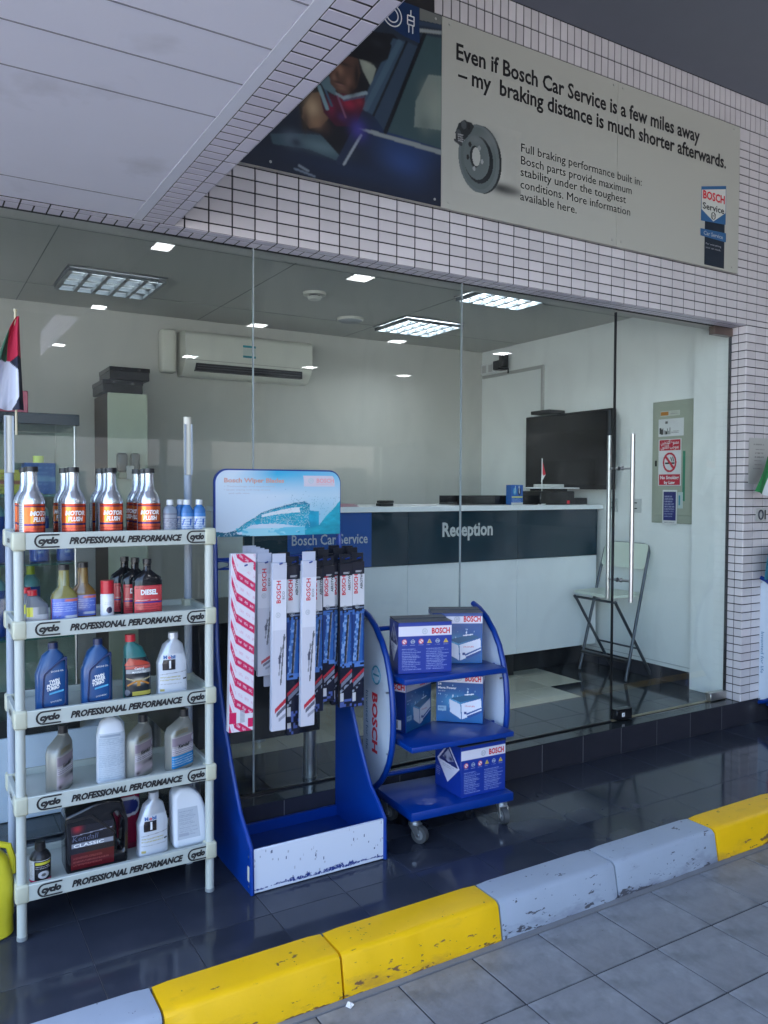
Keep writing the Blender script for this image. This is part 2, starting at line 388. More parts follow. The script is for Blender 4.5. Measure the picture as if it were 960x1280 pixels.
# shared tile mesh (front face towards -Y, size w x h, thickness th, chamfered)
TM = {}
def tile_mesh(w_, h_, th, m_, ch=.0015):
    key = (round(w_, 4), round(h_, 4), th, m_.name)
    if key in TM: return TM[key]
    b = MB(); x, z = w_/2, h_/2
    o_ = [(-x,0,-z),(x,0,-z),(x,0,z),(-x,0,z)]; mid = [(px,-th+ch,pz) for px,_,pz in o_]
    top = [(px-math.copysign(ch,px),-th,pz-math.copysign(ch,pz)) for px,_,pz in o_]
    V = [[b.bm.verts.new(p) for p in r] for r in (o_, mid, top)]
    for A, B in ((V[0], V[1]), (V[1], V[2])):
        for i in range(4): j = (i+1) % 4; b.bm.faces.new((A[i], A[j], B[j], B[i]))
    b.bm.faces.new(V[2])
    TM[key] = b.mesh('tile', m_, False); return TM[key]
CAMP = Vector((0, 0, 1.62))
def place_tiles(items, parent, name='tile', limit=300, stuff='tile_field'):
    """items: (mesh, location, rotation); nearest become objects, the rest one stuff part"""
    items.sort(key=lambda it: (Vector(it[1])-CAMP).length)
    for me, loc, rot in items[:limit]:
        j = rad(.35) if me.materials[0] == tilew else 0
        link(name, me, parent, loc, (rot[0]+random.uniform(-j, j), rot[1], rot[2]+random.uniform(-j, j)))
    rest = items[limit:]
    if rest:
        vs, fs = [], []; 
        from mathutils import Euler
        for me, loc, rot in rest:
            k = len(vs); q = Euler(rot).to_matrix(); l = Vector(loc)
            vs += [tuple(q@v.co+l) for v in me.vertices]; fs += [tuple(k+i for i in p.vertices) for p in me.polygons]
        m2 = bpy.data.meshes.new(stuff); m2.from_pydata(vs, [], fs); m2.materials.append(rest[0][0].materials[0])
        tag(link(stuff, m2, parent), kind='stuff')
UP = (-PI/2, 0, 0)      # tile mesh front (-Y) turned to +Z
DOWN = (PI/2, 0, 0)     # tile mesh front turned to -Z
# ================================================================ SETTING
G, P = .28, .134                       # shop floor, platform
YF, YG = 3.128, 3.24                   # facade face, glass plane
ZS = 2.6415                            # underside of the facade
XP = 4.485                             # left face of the pillar
XR = 4.53                              # inside right wall
YB = 5.85                              # inside back wall
ZC = 2.864                             # inside ceiling

gm = MB(); gm.poly([(-900,-900,-.012),(900,-900,-.012),(900,900,-.012),(-900,900,-.012)])
tag(gm.build('ground', asphalt), kind='structure')
# pavement with slabs (near ones are parts)
pv = tag(bx('pavement', slab_joint, -6, 12, -4, 2.18, -.01, -.003), kind='structure')
its = []
sw, sh = .2985, .284
for i in range(-10, 30):
    for j in range(0, 14):
        cx_, cy_ = 1.649+sw*(i+.5), 2.162-sh*(j+.5)
        d_ = cx_*math.sin(yaw)+cy_*math.cos(yaw); r_ = cx_*math.cos(yaw)-cy_*math.sin(yaw)
        me = tile_mesh(sw-.007, sh-.007, .004, slab, .0012)
        if d_ > 1.2 and abs(r_/max(d_, .1)) < .62: its.append((me, (cx_+random.uniform(-.001,.001), cy_, -.003+random.uniform(-.0006,.0006)), UP))
place_tiles(its, pv, 'paving_slab', 300)
# kerb
kb = tag(bx('kerb', mat('kerb_core', (.12,.12,.12), .9), -3, 9, 2.225, 2.33, -.01, .115), kind='structure')
kx = [-2.4,-1.8,-1.2,-.6,0,.6,1.166,1.808,2.393,3.008,3.6,4.2,4.8,5.4,6]
for a, b in zip(kx[:-1], kx[1:]):
    q = MB(); prof = [(2.352,-.01),(2.352,.136),(2.232,.137),(2.217,.133),(2.206,.122),(2.190,.03),(2.186,.0),(2.186,-.01)]
    g_ = .004; n_ = 12
    rows = []
    for k in range(n_+1):
        x = a+g_+(b-a-2*g_)*k/n_; pin = .004 if k in (0, n_) else 0
        rows.append([q.bm.verts.new((x, y+(pin if y < 2.23 else 0)+(random.uniform(-.0012,.0012) if 1 < r < 7 else 0), z-(pin if z > .1 else 0)+(random.uniform(-.001,.001) if 1<r<6 else 0))) for r, (y, z) in enumerate(prof)])
    for A, B in zip(rows[:-1], rows[1:]):
        for r in range(len(prof)-1): q.bm.faces.new((A[r], A[r+1], B[r+1], B[r]))
    q.bm.faces.new(rows[0]); q.bm.faces.new(rows[-1][::-1])
    q.build('kerb_block', kerb_g if (a < .55 or 1.7 < a < 2.9) else kerb_y, kb)
bx('kerb_haunch', mat('mortar', (.20,.20,.21), .9, var=.4, bump=.8), -3, 6, 2.163, 2.187, -.006, .004, kb)
# platform in front of the shop
pf = tag(bx('platform', joint_f, -3, 8, 2.345, YF+.02, 0, P-.003), kind='structure')
its = []
for i in range(-10, 19):
    for j in range(-1, 2):
        x0, x1 = .48+.2943*i, .48+.2943*(i+1); y0 = [2.355, 2.548, 2.843][j+1]; y1 = [2.548, 2.843, YF-.001][j+1]
        its.append((tile_mesh(x1-x0-.0022, y1-y0-.0022, .003, black_tile, .0006), ((x0+x1)/2, (y0+y1)/2, P-.003), UP))
place_tiles(its, pf, 'floor_tile', 300)
# shop floor with riser
sf = tag(bx('shop_floor', joint_d, -4.2, 5.4, YF+.004, 6.2, 0, G-.003), kind='structure')
its = []; rs = []
for i in range(-19, 13):
    x0 = 1.373+.2935*i; x1 = x0+.2935
    if -3 < x0 < 5:
        rs.append((tile_mesh(.2935-.003, G-.003-P, .003, riser_tile, .0008), ((x0+x1)/2, YF+.004, (P+G-.003)/2), (0,0,0)))
    for j in range(0, 10):
        y0 = [YF+.002, 3.233, 3.4415, 3.735, 4.028, 4.32, 4.615, 4.91, 5.2, 5.5][j]; y1 = [3.233, 3.4415, 3.735, 4.028, 4.32, 4.615, 4.91, 5.2, 5.5, 5.84][j]
        if x0 > 4.5 or x1 > 4.8: continue
        lim = [0,0,0,3.72,4.02,4.02,4.3,4.3,4.3,4.3][j]
        lt = (x1 < lim+.02) and j >= 3
        its.append((tile_mesh(x1-x0-.0025, y1-y0-.0025, .003, shop_light if lt else shop_dark, .0006), ((x0+x1)/2, (y0+y1)/2, G-.003), UP))
itsL = [t for t in its if 'light' in t[0].materials[0].name]; itsD = [t for t in its if 'light' not in t[0].materials[0].name]
place_tiles(itsD, sf, 'floor_tile', 150, 'tile_field'); place_tiles(itsL, sf, 'pale_floor_tile', 150, 'pale_tile_field')
place_tiles(rs, sf, 'riser_tile', 100)
bx('riser_bed', joint_l, -3, 5.2, YF+.0025, YF+.0039, P, G-.005, sf)

# facade above the glass
fa = tag(bx('tiled_facade', grout, .8, 6.2, YF+.004, YF+.15, ZS+.004, 4.6), 'white tiled upper wall above the shop glass with the long banner fixed on it', 'wall')
its = []; px_, pz_ = .0983, .0512
zr = [ZS, 2.678]+[2.678+pz_*k for k in range(1, 24)]
zr = [z for z in zr if z < 3.84]; zr[-1] = 3.832
for c in range(-1, 53):
    x0 = .947+px_*c; x1 = x0+px_
    for z0, z1 in zip(zr[:-1], zr[1:]):
        if x0 > 1.1 and x1 < 4.33 and z0 > 2.96 and z1 < 3.80: continue
        its.append((tile_mesh(px_-.006, z1-z0-.0055, .004, tilew), ((x0+x1)/2, YF+.004, (z0+z1)/2), (0,0,0)))
for c in range(0, 84):
    x0 = .947+.0492*c
    for z0 in (3.832, 3.932):
        if x0 > 2.1: its.append((tile_mesh(.0492-.006, .094, .004, tilew), (x0+.0246, YF+.004, z0+.05), (0,0,0)))
place_tiles(its, fa, 'tile', 300)
# underside strip of the facade
ub = MB(); ub.mi = 0; ub.box(-3, XP, YF+.003, YG+.02, ZS+.0012, ZS+.12)
ubo = ub.build('soffit_backing', grout, fa)
its = []
for c in range(-30, 36):
    x0 = .947+px_*c
    its.append((tile_mesh(px_-.006, .039, .0012, tilem, .0004), (x0+px_/2, YF+.0225, ZS+.0012), DOWN))
    for h_ in (0, 1): its.append((tile_mesh(px_/2-.006, .060, .0012, tilem, .0004), (x0+px_/4*(1+2*h_), YF+.0785, ZS+.0012), DOWN))
place_tiles(its, fa, 'underside_tile', 0, 'underside_tile_rows')
# pillar
pl = tag(MB().box(XP+.004, 6.2, YF+.004, YG+.25, G-.02, ZS+.0).box(XP+.004, 6.2, YF+.006, YG+.25, 0, G-.02).build('tiled_pillar', grout), 'white tiled pillar on black base at the right end of the shop glass', 'pillar')
its = []
nrow = 46; rh = (ZS-G)/nrow
for r in range(nrow):
    z = G+rh*(r+.5)
    for c in (0, 1):
        its.append((tile_mesh(.0575-.005, rh-.0055, .004, tilew), (XP+.004, YF+.0575*(c+.5), z), (0,0,-PI/2)))
    for c in range(12):
        x0 = XP+.0983*c-.0005
        if r > 22 and c > 3: continue
        its.append((tile_mesh(.0983-.006, rh-.0055, .004, tilew), (x0+.0495, YF+.004, z), (0,0,0)))
for it in its: pass
place_tiles(its, pl, 'tile', 300)
for c in range(5): link('base_tile', tile_mesh(.29, G-.003-P, .003, riser_tile, .0008), pl, (XP+.02+.295*(c+.5), YF+.004, (P+G-.003)/2))

# low canopy at the left: boards, trim, tiled lip
lc = tag(bx('low_canopy', mat('canopy_core', (.3,.3,.32), .9), -.2, .903, 1.36, YF-.002, ZS+.012, 3.1), 'low pale painted canopy over the left of the walkway with a tiled edge', 'canopy')
yj = [YF-.003, 2.916, 2.16, 1.953, 1.763, 1.563, 1.36]
for a, b in zip(yj[:-1], yj[1:]):
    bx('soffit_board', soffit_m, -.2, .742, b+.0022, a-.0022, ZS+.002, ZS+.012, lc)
for y in yj[1:-1]: bx('joint_line', mat('board_joint', (.24,.24,.28), .9), -.19, .741, y-.0022, y+.0022, ZS+.0006, ZS+.0019, lc)
bx('edge_trim', mat('trim', (.72,.74,.84), .6, var=.05), .7435, .780, 1.37, YF-.003, ZS+.0004, ZS+.0115, lc)
bx('lip_backing', grout, .781, .9045, 1.37, YF-.002, ZS+.0012, ZS+.20, lc)
its = []
for r in range(0, 34):
    y = YF-.004-.0493*(r+.5)
    its.append((tile_mesh(.0745, .0415, .0012, tilem, .0004), (.8205, y, ZS+.0012), DOWN))
    if r % 2 == 0: its.append((tile_mesh(.041, .0905, .0012, tilem, .0004), (.8825, y-.0247, ZS+.0012), DOWN))
place_tiles(its, lc, 'lip_tile', 300)
its = []
for r in range(0, 34):
    y = YF-.05-.1*(r+.5)
    for k in range(4): its.append((tile_mesh(.0955, .046, .003, tilem, .0008), (.9045, y, ZS+.025+.05*k), (0,0,PI/2)))
place_tiles(its, lc, 'edge_tile', 0, 'edge_tile_rows')

# high canopy over the forecourt with recessed lights
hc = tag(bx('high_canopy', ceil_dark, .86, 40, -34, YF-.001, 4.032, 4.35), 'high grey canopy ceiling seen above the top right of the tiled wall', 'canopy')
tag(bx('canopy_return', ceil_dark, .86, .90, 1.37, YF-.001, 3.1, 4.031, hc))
lampm = mat('canopy_lamp', (.9,.9,.9), .4, emit=(.92,.96,1), estr=6)
dl = T('canopy_downlight', 'square recessed canopy light mirrored as a small white patch in the shop glass', 'ceiling light', (0,0,4.03), 0, 'square canopy lights reflected in the glass')
bx('lamp_frame', steel, -.14, .14, -.14, .14, -.012, .0, dl); bx('diffuser', lampm, -.12, .12, -.12, .12, -.016, -.0125, dl)
ch = dup_ch(dl); first = True
for x in (2.18, 4.47, 6.9, 9.1):
    for y in (-1.57, -4.7, -8.0):
        if x > 6 and y > -2: continue
        if first: dl.location = (x, y, 4.03); first = False
        else: dup(dl, (x, y, 4.03), ch=ch)

# building shell: roof, left outer wall, right side
sh_ = tag(MB().box(-4.6, 9, YF+.16, 6.4, 4.2, 4.5).box(-4.6, -4.4, YF+.02, 6.4, 0, 4.2).box(-4.4, 9, 6.2, 6.4, 0, 4.2).box(5.6, 9, YG+.26, 6.2, 0, 4.2)
          .box(-4.4, 5.6, YG+.05, 6.2, 3.2, 4.2).box(-4.4, .8, YF+.01, YG+.2, ZS+.12, 3.4).build('shop_building', mat('render_wall', (.55,.54,.52), .8, var=.1)), 'pale rendered shell of the service shop around the glazed reception', 'building')
# interior shell
tag(bx('back_wall', wall_in, -4.4, 5.6, YB, YB+.1, G-.01, ZC+.1), kind='structure')
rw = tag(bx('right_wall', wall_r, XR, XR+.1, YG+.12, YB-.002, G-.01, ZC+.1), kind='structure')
for k in range(9):
    y1 = YB-.02-.2935*k; 
    if y1 > 3.4: bx('skirting_tile', riser_tile, XR-.009, XR, y1-.29, y1, G+.001, G+.10, rw, .001)
bx('dado_line', mat('dado', (.42,.44,.44), .6), XR-.004, XR, YG+.14, YB-.01, G+.125, G+.129, rw)
bx('skirting_return', riser_tile, XR-.03, XR, YG+.12, YG+.30, G+.001, G+.10, rw)
tag(bx('left_wall', wall_in, -4.3, -4.2, YG+.12, YB-.002, G-.01, ZC+.1), kind='structure')
ci = tag(bx('ceiling', ceil_in, -4.2, XR+.1, YG-.1, YB-.002, ZC, ZC+.02), kind='structure')
bx('lintel_inside', wall_in, -4.2, XR, YG+.025, YG+.12, ZS+.004, ZC-.001, ci)
cj = mat('ceiling_joint', (.22,.23,.22), .8)
for x in (-.6, .63, 1.86, 3.09): bx('ceiling_joint', cj, x-.0025, x+.0025, YG+.13, YB-.01, ZC-.0015, ZC-.0003, ci)
for y in (4.1, 5.32): bx('ceiling_joint', cj, -4, XR-.01, y-.002, y+.002, ZC-.0016, ZC-.0003, ci)

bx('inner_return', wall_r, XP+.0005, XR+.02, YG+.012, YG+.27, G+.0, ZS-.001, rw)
# ---------------- glass front
edge_m = mat('glass_edge', (.10,.20,.18), .15)
xs = [-2.2, -.4, 1.276, 2.379, 3.457]
labs = ['far left fixed glass pane beyond the plastic rack', 'tall fixed glass pane behind the plastic product rack', 'tall fixed glass pane behind the wiper blade display', 'tall fixed glass pane in front of the reception lettering']
for k, (a, b) in enumerate(zip(xs[:-1], xs[1:])):
    t = T('shop_window', labs[k], 'window pane', ((a+b)/2, YG, G), 0, 'fixed panes of the shop front'); w_ = (b-a)/2
    bx('pane', shop_glass, -w_+.0025, w_-.0025, -.005, .005, .006, ZS-G-.001, t)
    if k < 3: bx('joint_strip', seal, w_-.0022, w_+.0022, -.006, .006, .006, ZS-G-.001, t)
    bx('floor_channel', steel_d, -w_, w_, -.008, .008, .0005, .008, t)
dr = T('glass_door', 'frameless glass door with long steel pull bars beside the tiled pillar', 'door', (3.457, YG, G))
DW = XP-3.457
bx('pane', shop_glass, .005, DW-.006, -.006, .006, .014, ZS-G-.02, dr)
bx('door_edge', steel_d, .0, .0045, -.008, .008, .014, ZS-G-.02, dr)
bx('closing_seal', steel_d, DW-.0055, DW-.001, -.010, .010, .014, ZS-G-.02, dr)
def fitting(nm, x0, x1, z0, z1, m_, par): return bx(nm, m_, x0, x1, -.022, .022, z0, z1, par, .002)
fitting('hinge_fitting', DW-.185, DW-.006, ZS-G-.058, ZS-G-.008, mat('bronze_fitting', (.20,.15,.13), .35, metal=.8), dr)
fitting('hinge_fitting', DW-.165, DW-.012, .006, .055, mat('bright_fitting', (.55,.53,.50), .3, metal=1), dr)
lk = fitting('lock_fitting', .03, .155, .006, .066, black_gl, dr)
bx('lock_cylinder', ink_w, .07, .092, -.0245, -.022, .022, .046, lk, .001); bx('keyway', ink, .079, .083, -.0255, -.0246, .030, .038, lk)
for s_, y_ in (('outer', -.09), ('inner', .085)):
    hb = MB().cyl((.055, y_, .698), (.055, y_, 1.652), .0125, n=20).build('pull_bar', steel, dr)
    for z in (.816, 1.458):
        MB().cyl((.055, y_*.12, z), (.055, y_, z), .007, n=12).cyl((.055, y_*.12, z), (.055, y_*.2, z), .013, n=14).build('bar_post', steel, hb)
bx('threshold_strip', mat('brass_strip', (.35,.31,.20), .4, metal=.7), 0, DW, -.006, .02, .0005, .003, dr)

# ================================================================ BANNER
bn = T('banner', 'long advertising banner with brake disc and slogan on the tiled wall', 'banner', (0, YF-.001, 0))
BY = -.022
def bpan(x0, x1): return bx('board', mat('banner_board', (.50,.50,.45), .55), x0, x1, BY+.001, -.001, 2.936, 3.815, bn, .001)
bp1 = bpan(1.0, 2.1555); bp2 = bpan(2.158, 3.312); bp3 = bpan(3.314, 4.358)
beige = (.43,.43,.385)
# car photograph as a flat print (x 1.0..2.155, z 2.936..3.815)
def cu(x, z): return ((x-1.0)/1.155, (z-2.936)/.879)
def cp(*p): return [cu(*q) for q in p]
dk = (.006,.009,.018); navy = (.010,.022,.060)
ops = [('g',0,1,(.008,.013,.030),(.02,.03,.05)),
  ('b', .82,.20,.10,.10,(.03,.07,.22),.9), ('b', .85,.30,.16,.10,(.012,.035,.12),.8), ('b', .62,.08,.3,.05,(.010,.022,.06),.8),
  ('p', cp((1.297,3.079),(1.452,3.114),(1.525,3.125),(1.60,3.10),(1.639,3.028),(1.476,3.054),(1.309,3.039)), (.045,.085,.11)), ('b', .46,.16,.08,.03,(.13,.20,.23),.8),
  ('b', .34,.165,.035,.035,(.10,.14,.19),.9), ('b', .36,.15,.02,.02,(.02,.03,.05),.9),
  ('p', cp((1.427,3.228),(1.55,3.45),(1.70,3.62),(1.890,3.655),(1.918,3.639),(1.730,3.302),(1.704,3.194),(1.639,3.044),(1.525,3.131),(1.445,3.134)), (.005,.006,.010)),
  ('p', cp((1.715,3.500),(1.789,3.490),(1.803,3.478),(1.775,3.395),(1.736,3.450)), (.26,.29,.24)), ('b', .655,.62,.02,.03,(.36,.38,.31),.6),
  ('p', cp((1.890,3.637),(1.962,3.641),(1.790,3.271),(1.717,3.288),(1.809,3.471)), (.040,.075,.12)), ('l', cu(1.925,3.63), cu(1.75,3.29), .012, (.06,.11,.16)),
  ('p', cp((1.962,3.641),(2.060,3.633),(1.851,3.211),(1.790,3.271)), (.028,.05,.085)), ('l', cu(1.962,3.641), cu(1.790,3.271), .005, (.004,.006,.010)),
  ('p', cp((1.865,3.215),(2.066,3.700),(2.157,3.714),(2.161,3.205)), (.035,.07,.08)), ('l', cu(2.059,3.704), cu(1.851,3.211), .009, (.004,.006,.010)),
  ('p', cp((2.082,3.526),(2.158,3.540),(2.160,3.290),(2.004,3.270),(2.012,3.387)), (.17,.21,.19)), ('b', .97,.52,.05,.10,(.24,.28,.24),.8), ('b', .92,.40,.03,.05,(.11,.14,.13),.7), ('b', .94,.58,.04,.05,(.20,.22,.2),.5),
  ('l', cu(2.030,3.713), cu(2.157,3.738), .009, (.26,.29,.29)), ('l', cu(2.0,3.74), cu(2.157,3.765), .010, (.03,.05,.09)),
  ('p', cp((1.70,3.196),(1.783,3.204),(2.161,3.199),(2.161,3.176),(1.783,3.186)), (.24,.27,.27)), ('l', cu(1.642,3.025), cu(1.728,3.171), .005, (.32,.36,.40)),
  ('l', cu(1.70,3.18), cu(1.62,3.03), .014, (.015,.025,.06)),
  # driver
  ('p', cp((1.464,3.248),(1.488,3.292),(1.525,3.307),(1.56,3.27),(1.569,3.207),(1.531,3.160),(1.476,3.141),(1.442,3.177),(1.445,3.22)), (.15,.085,.05)),
  ('b', .425,.335,.030,.050,(.48,.34,.21),.9), ('b', .445,.27,.03,.03,(.26,.15,.09),.8), ('b', .395,.26,.015,.05,(.05,.03,.02),.8), ('b', .48,.25,.02,.03,(.04,.02,.02),.7),
  ('p', cp((1.525,3.290),(1.600,3.325),(1.690,3.332),(1.749,3.364),(1.743,3.306),(1.70,3.20),(1.601,3.180),(1.544,3.224)), (.050,.006,.020)),
  ('b', .575,.405,.035,.030,(.30,.015,.045),.95), ('b', .62,.43,.02,.025,(.26,.02,.04),.8), ('b', .50,.36,.018,.035,(.20,.012,.05),.8), ('b', .55,.33,.02,.02,(.06,.02,.12),.8), ('b', .60,.30,.03,.04,(.02,.01,.05),.9),
  ('b', .62,.29,.035,.05,(.06,.05,.30),.75),
  ('l', cu(1.522,3.328), cu(1.560,3.245), .008, (.20,.32,.36)), ('l', cu(1.545,3.335), cu(1.582,3.262), .005, (.05,.10,.16)), ('l', cu(1.575,3.325), cu(1.64,3.310), .007, (.22,.30,.33)), ('l', cu(1.64,3.31), cu(1.752,3.360), .008, (.26,.34,.38)), ('l', cu(1.64,3.298), cu(1.74,3.340), .003, (.06,.08,.16)), ('l', cu(1.61,3.31), cu(1.65,3.23), .004, (.20,.08,.14)),
  ('p', cp((1.530,3.345),(1.566,3.385),(1.60,3.335),(1.60,3.310),(1.545,3.325)), (.10,.17,.20)),
  ('p', cp((1.595,3.48),(1.651,3.500),(1.71,3.500),(1.722,3.436),(1.708,3.375),(1.668,3.332),(1.615,3.325),(1.575,3.355),(1.570,3.41)), (.085,.042,.030)),
  ('b', .535,.555,.020,.028,(.30,.16,.10),.85), ('b', .515,.51,.012,.02,(.26,.14,.09),.8), ('b', .575,.51,.015,.03,(.20,.10,.065),.8), ('b', .545,.47,.022,.012,(.22,.11,.075),.8),
  ('b', .527,.530,.008,.022,(.05,.022,.018),.8), ('b', .533,.492,.022,.006,(.03,.010,.010),.95), ('b', .538,.484,.018,.004,(.30,.15,.13),.8), ('b', .555,.59,.03,.010,(.02,.012,.012),.9), ('b', .61,.55,.012,.07,(.012,.008,.008),.95), ('b', .59,.47,.015,.03,(.02,.010,.010),.8),
  ('p', cp((1.59,3.49),(1.68,3.55),(1.755,3.605),(1.849,3.635),(1.883,3.601),(1.863,3.537),(1.809,3.500),(1.716,3.497)), (.004,.005,.008)), ('b', .70,.745,.03,.02,(.02,.022,.03),.7),
  ('l', cu(1.409,2.958), cu(1.50,2.945), .005, (.16,.20,.26)), ('l', cu(1.43,2.975), cu(1.47,2.962), .006, (.20,.24,.28)), ('n', .18), ('B', 1),
  ('p', cp((1.808,3.815),(2.030,3.815),(2.031,3.654),(1.95,3.662),(1.808,3.70)), (.006,.028,.10)), ('p', cp((2.032,3.76),(2.157,3.775),(2.157,3.815),(2.032,3.815)), (.15,.16,.15))]
patch('car_photograph', paint(400, 300, dk, ops), flat(1.001, 2.155, 2.937, 3.814, BY), bp1, pr_b)
ew = MB()
for cx_, r_ in ((1.885, .048), (1.885, .030)):
    ew.tube([(cx_+r_*math.cos(2*PI*k/24), BY-.002, 3.735+r_*math.sin(2*PI*k/24)) for k in range(24)], .003, 4, True)
for a, b in (((1.965,3.72),(1.965,3.76)),((2.0,3.72),(2.0,3.76)),((1.965,3.76),(2.0,3.76)),((1.965,3.72),(2.0,3.72)),((1.972,3.72),(1.972,3.685)),((1.993,3.72),(1.993,3.685)),((1.9825,3.76),(1.9825,3.785)),((1.965,3.74),(2.0,3.74))):
    ew.cyl((a[0],BY-.002,a[1]),(b[0],BY-.002,b[1]),.0028,n=5)
ew.build('emblem_icon', ink_w, bp1)
def lit(s, x0, x1, z, h_, m_, par, y=BY-.0012, **k):
    k.setdefault('align', 'LEFT'); return text(s, .1, m_, par, (x0, y, z), fit=x1-x0, h=h_, **k)
lit('Even if Bosch Car Service is a few miles away', 2.233, 3.979, 3.640, .073, ink, bp2, bold=.022)
lit('– my  braking distance is much shorter afterwards.', 2.252, 4.229, 3.540, .072, ink, bp2, bold=.022)
for s_, x1, z in (('Full braking performance built in:', 3.498, 3.296), ('Bosch parts provide maximum', 3.42, 3.235), ('stability under the toughest', 3.378, 3.178), ('conditions. More information', 3.413, 3.117), ('available here.', 3.015, 3.058)):
    lit(s_, 2.633, x1, z, .041, ink, bp2)
def du(x, z): return ((x-2.22)/.42, (z-3.03)/.36)
ops = [('f', lambda U, V, C: C), ('b', .72,.17,.22,.075,(.03,.035,.035),.95), ('b', .85,.17,.14,.05,(.10,.10,.095),.7)]
e = lambda x, z, rx, rz, c: ('e', *du(x, z), rx/.42, rz/.36, c)
ops += [e(2.392,3.205,.124,.162,(.03,.035,.037)), e(2.378,3.205,.124,.162,(.13,.155,.155)), e(2.374,3.207,.108,.146,(.105,.13,.13)),
  ('b', *du(2.44,3.31), .12,.12,(.18,.20,.20),.7), e(2.375,3.200,.088,.112,(.018,.022,.025)), e(2.362,3.207,.078,.103,(.12,.145,.145)), ('b', *du(2.36,3.29), .10,.06,(.18,.2,.2),.6),
  e(2.352,3.210,.030,.052,(.02,.025,.028)), e(2.360,3.212,.024,.045,(.42,.43,.40)),
  e(2.322,3.262,.009,.012,(.02,.02,.02)), e(2.378,3.256,.009,.012,(.26,.28,.28)), e(2.310,3.200,.008,.012,(.02,.02,.02)), e(2.395,3.195,.008,.012,(.3,.32,.32)), e(2.348,3.153,.008,.011,(.3,.32,.32))]
k_ = [(2.238,3.265),(2.236,3.30),(2.255,3.345),(2.285,3.368),(2.33,3.366),(2.345,3.35),(2.325,3.315),(2.285,3.27),(2.262,3.252)]
ops += [('p', [du(*q) for q in k_], (.020,.024,.026)), e(2.285,3.345,.016,.02,(.07,.08,.085)), e(2.315,3.345,.008,.016,(.01,.01,.01)), e(2.255,3.30,.014,.018,(.06,.07,.075)), ('t', *du(2.25,3.26), *du(2.29,3.30), 4, (.5,.5,.5)), ('l', du(2.236,3.262), du(2.27,3.25), .02, (.04,.045,.05)), ('n', .08)]
patch('brake_disc_print', paint(130, 112, beige, ops), flat(2.22, 2.64, 3.03, 3.39, BY-.0004), bp2, pr_b)
MATS['banner_board'].node_tree.nodes['Principled BSDF'].inputs['Base Color'].default_value = (*beige, 1)
# pylon sign print
py = MB()
py.mi = 0; py.poly([(4.006,BY-.0006,3.195),(4.232,BY-.0006,3.208),(4.232,BY-.0006,3.438),(4.006,BY-.0006,3.392)])
py.poly([(4.003,BY-.0009,3.108),(4.238,BY-.0009,3.104),(4.238,BY-.0009,3.158),(4.003,BY-.0009,3.150)])
py.mi = 1; py.poly([(4.042,BY-.0003,2.945),(4.224,BY-.0003,2.945),(4.224,BY-.0003,3.22),(4.042,BY-.0003,3.22)])
py.mi = 2; py.poly([(4.010,BY-.001,3.262),(4.118,BY-.001,3.208),(4.228,BY-.001,3.276),(4.228,BY-.001,3.418),(4.010,BY-.001,3.374)])
py.build('pylon_print', [mat('print_blue', (.03,.12,.28), .5), mat('print_dark', (.012,.02,.035), .5), mat('print_pale', (.60,.62,.58), .5)], bp3)
lit('BOSCH', 4.018, 4.216, 3.328, .045, ink_r, bp3, BY-.002, bold=.03)
lit('Service', 4.018, 4.214, 3.268, .036, ink, bp3, BY-.002, bold=.02)
lit('Car Service', 4.03, 4.205, 3.118, .022, ink_g, bp3, BY-.002, bold=.01)
lit('For everything', 4.05, 4.19, 3.065, .010, ink_g, bp3, BY-.002); lit('your car needs.', 4.05, 4.19, 3.043, .010, ink_g, bp3, BY-.002)
def ring_icon(cx_, cz_, r_, m_, par, y, th=.1):
    b = MB(); n = 28
    b.tube([(cx_+r_*math.cos(2*PI*k/n), y, cz_+r_*math.sin(2*PI*k/n)) for k in range(n)], r_*th, 4, True)
    b.box(cx_-r_*.45, cx_-r_*.3, y-.0005, y+.0005, cz_-r_*.75, cz_+r_*.75).box(cx_+r_*.3, cx_+r_*.45, y-.0005, y+.0005, cz_-r_*.75, cz_+r_*.75).box(cx_-r_*.4, cx_+r_*.4, y-.0004, y+.0004, cz_-r_*.1, cz_+r_*.1)
    return b.build('armature_logo', m_, par)
ring_icon(4.117, 3.240, .020, ink, bp3, BY-.002)
bs = MB(); 
for x in (1.3, 2.12, 2.2, 3.28, 3.35, 4.3):
    for z in (2.965, 3.79): bs.cyl((x, BY-.002, z), (x, BY+.002, z), .006, n=8)
bs.build('fixing_screws', mat('screw_head', (.45,.45,.42), .4, metal=.5), bn)

# ================================================================ INTERIOR
# counter
CY = 4.36; ct = T('reception_counter', 'long white and dark blue reception counter lettered Reception inside the shop', 'counter', (0, CY, G))
X0 = 1.66
bx('counter_top', white_lam, X0-.02, XR-.012, -.035, .62, 1.188, 1.222, ct, .002)
for a, b in ((X0, 2.78), (2.783, 3.70), (3.703, XR-.05)):
    bx('lower_panel', white_lam, a, b, 0, .02, .165, .838, ct, .001); bx('dark_panel', dark_lam, a, b, -.006, .02, .841, 1.187, ct, .001)
bx('kick_board', mat('kick', (.02,.02,.022), .12), X0+.02, XR-.06, .13, .145, .001, .165, ct)
bx('end_panel', white_lam, X0, X0+.02, .022, .58, .001, 1.187, ct); bx('counter_leg', black_pl, 3.66, 3.72, .05, .12, .001, .164, ct)
bx('back_shelf', white_lam, X0+.02, XR-.06, .56, .58, .1, 1.187, ct)
tx = text('Reception', .1, mat('silver_letters', (.55,.57,.58), .4), ct, (3.262, -.0075, 1.02), fit=.425, h=.088, bold=.03)
bp = bx('blue_sign', mat('sign_blue', (.02,.09,.34), .25), 1.93, 2.505, -.009, -.0065, .842, 1.186, ct)
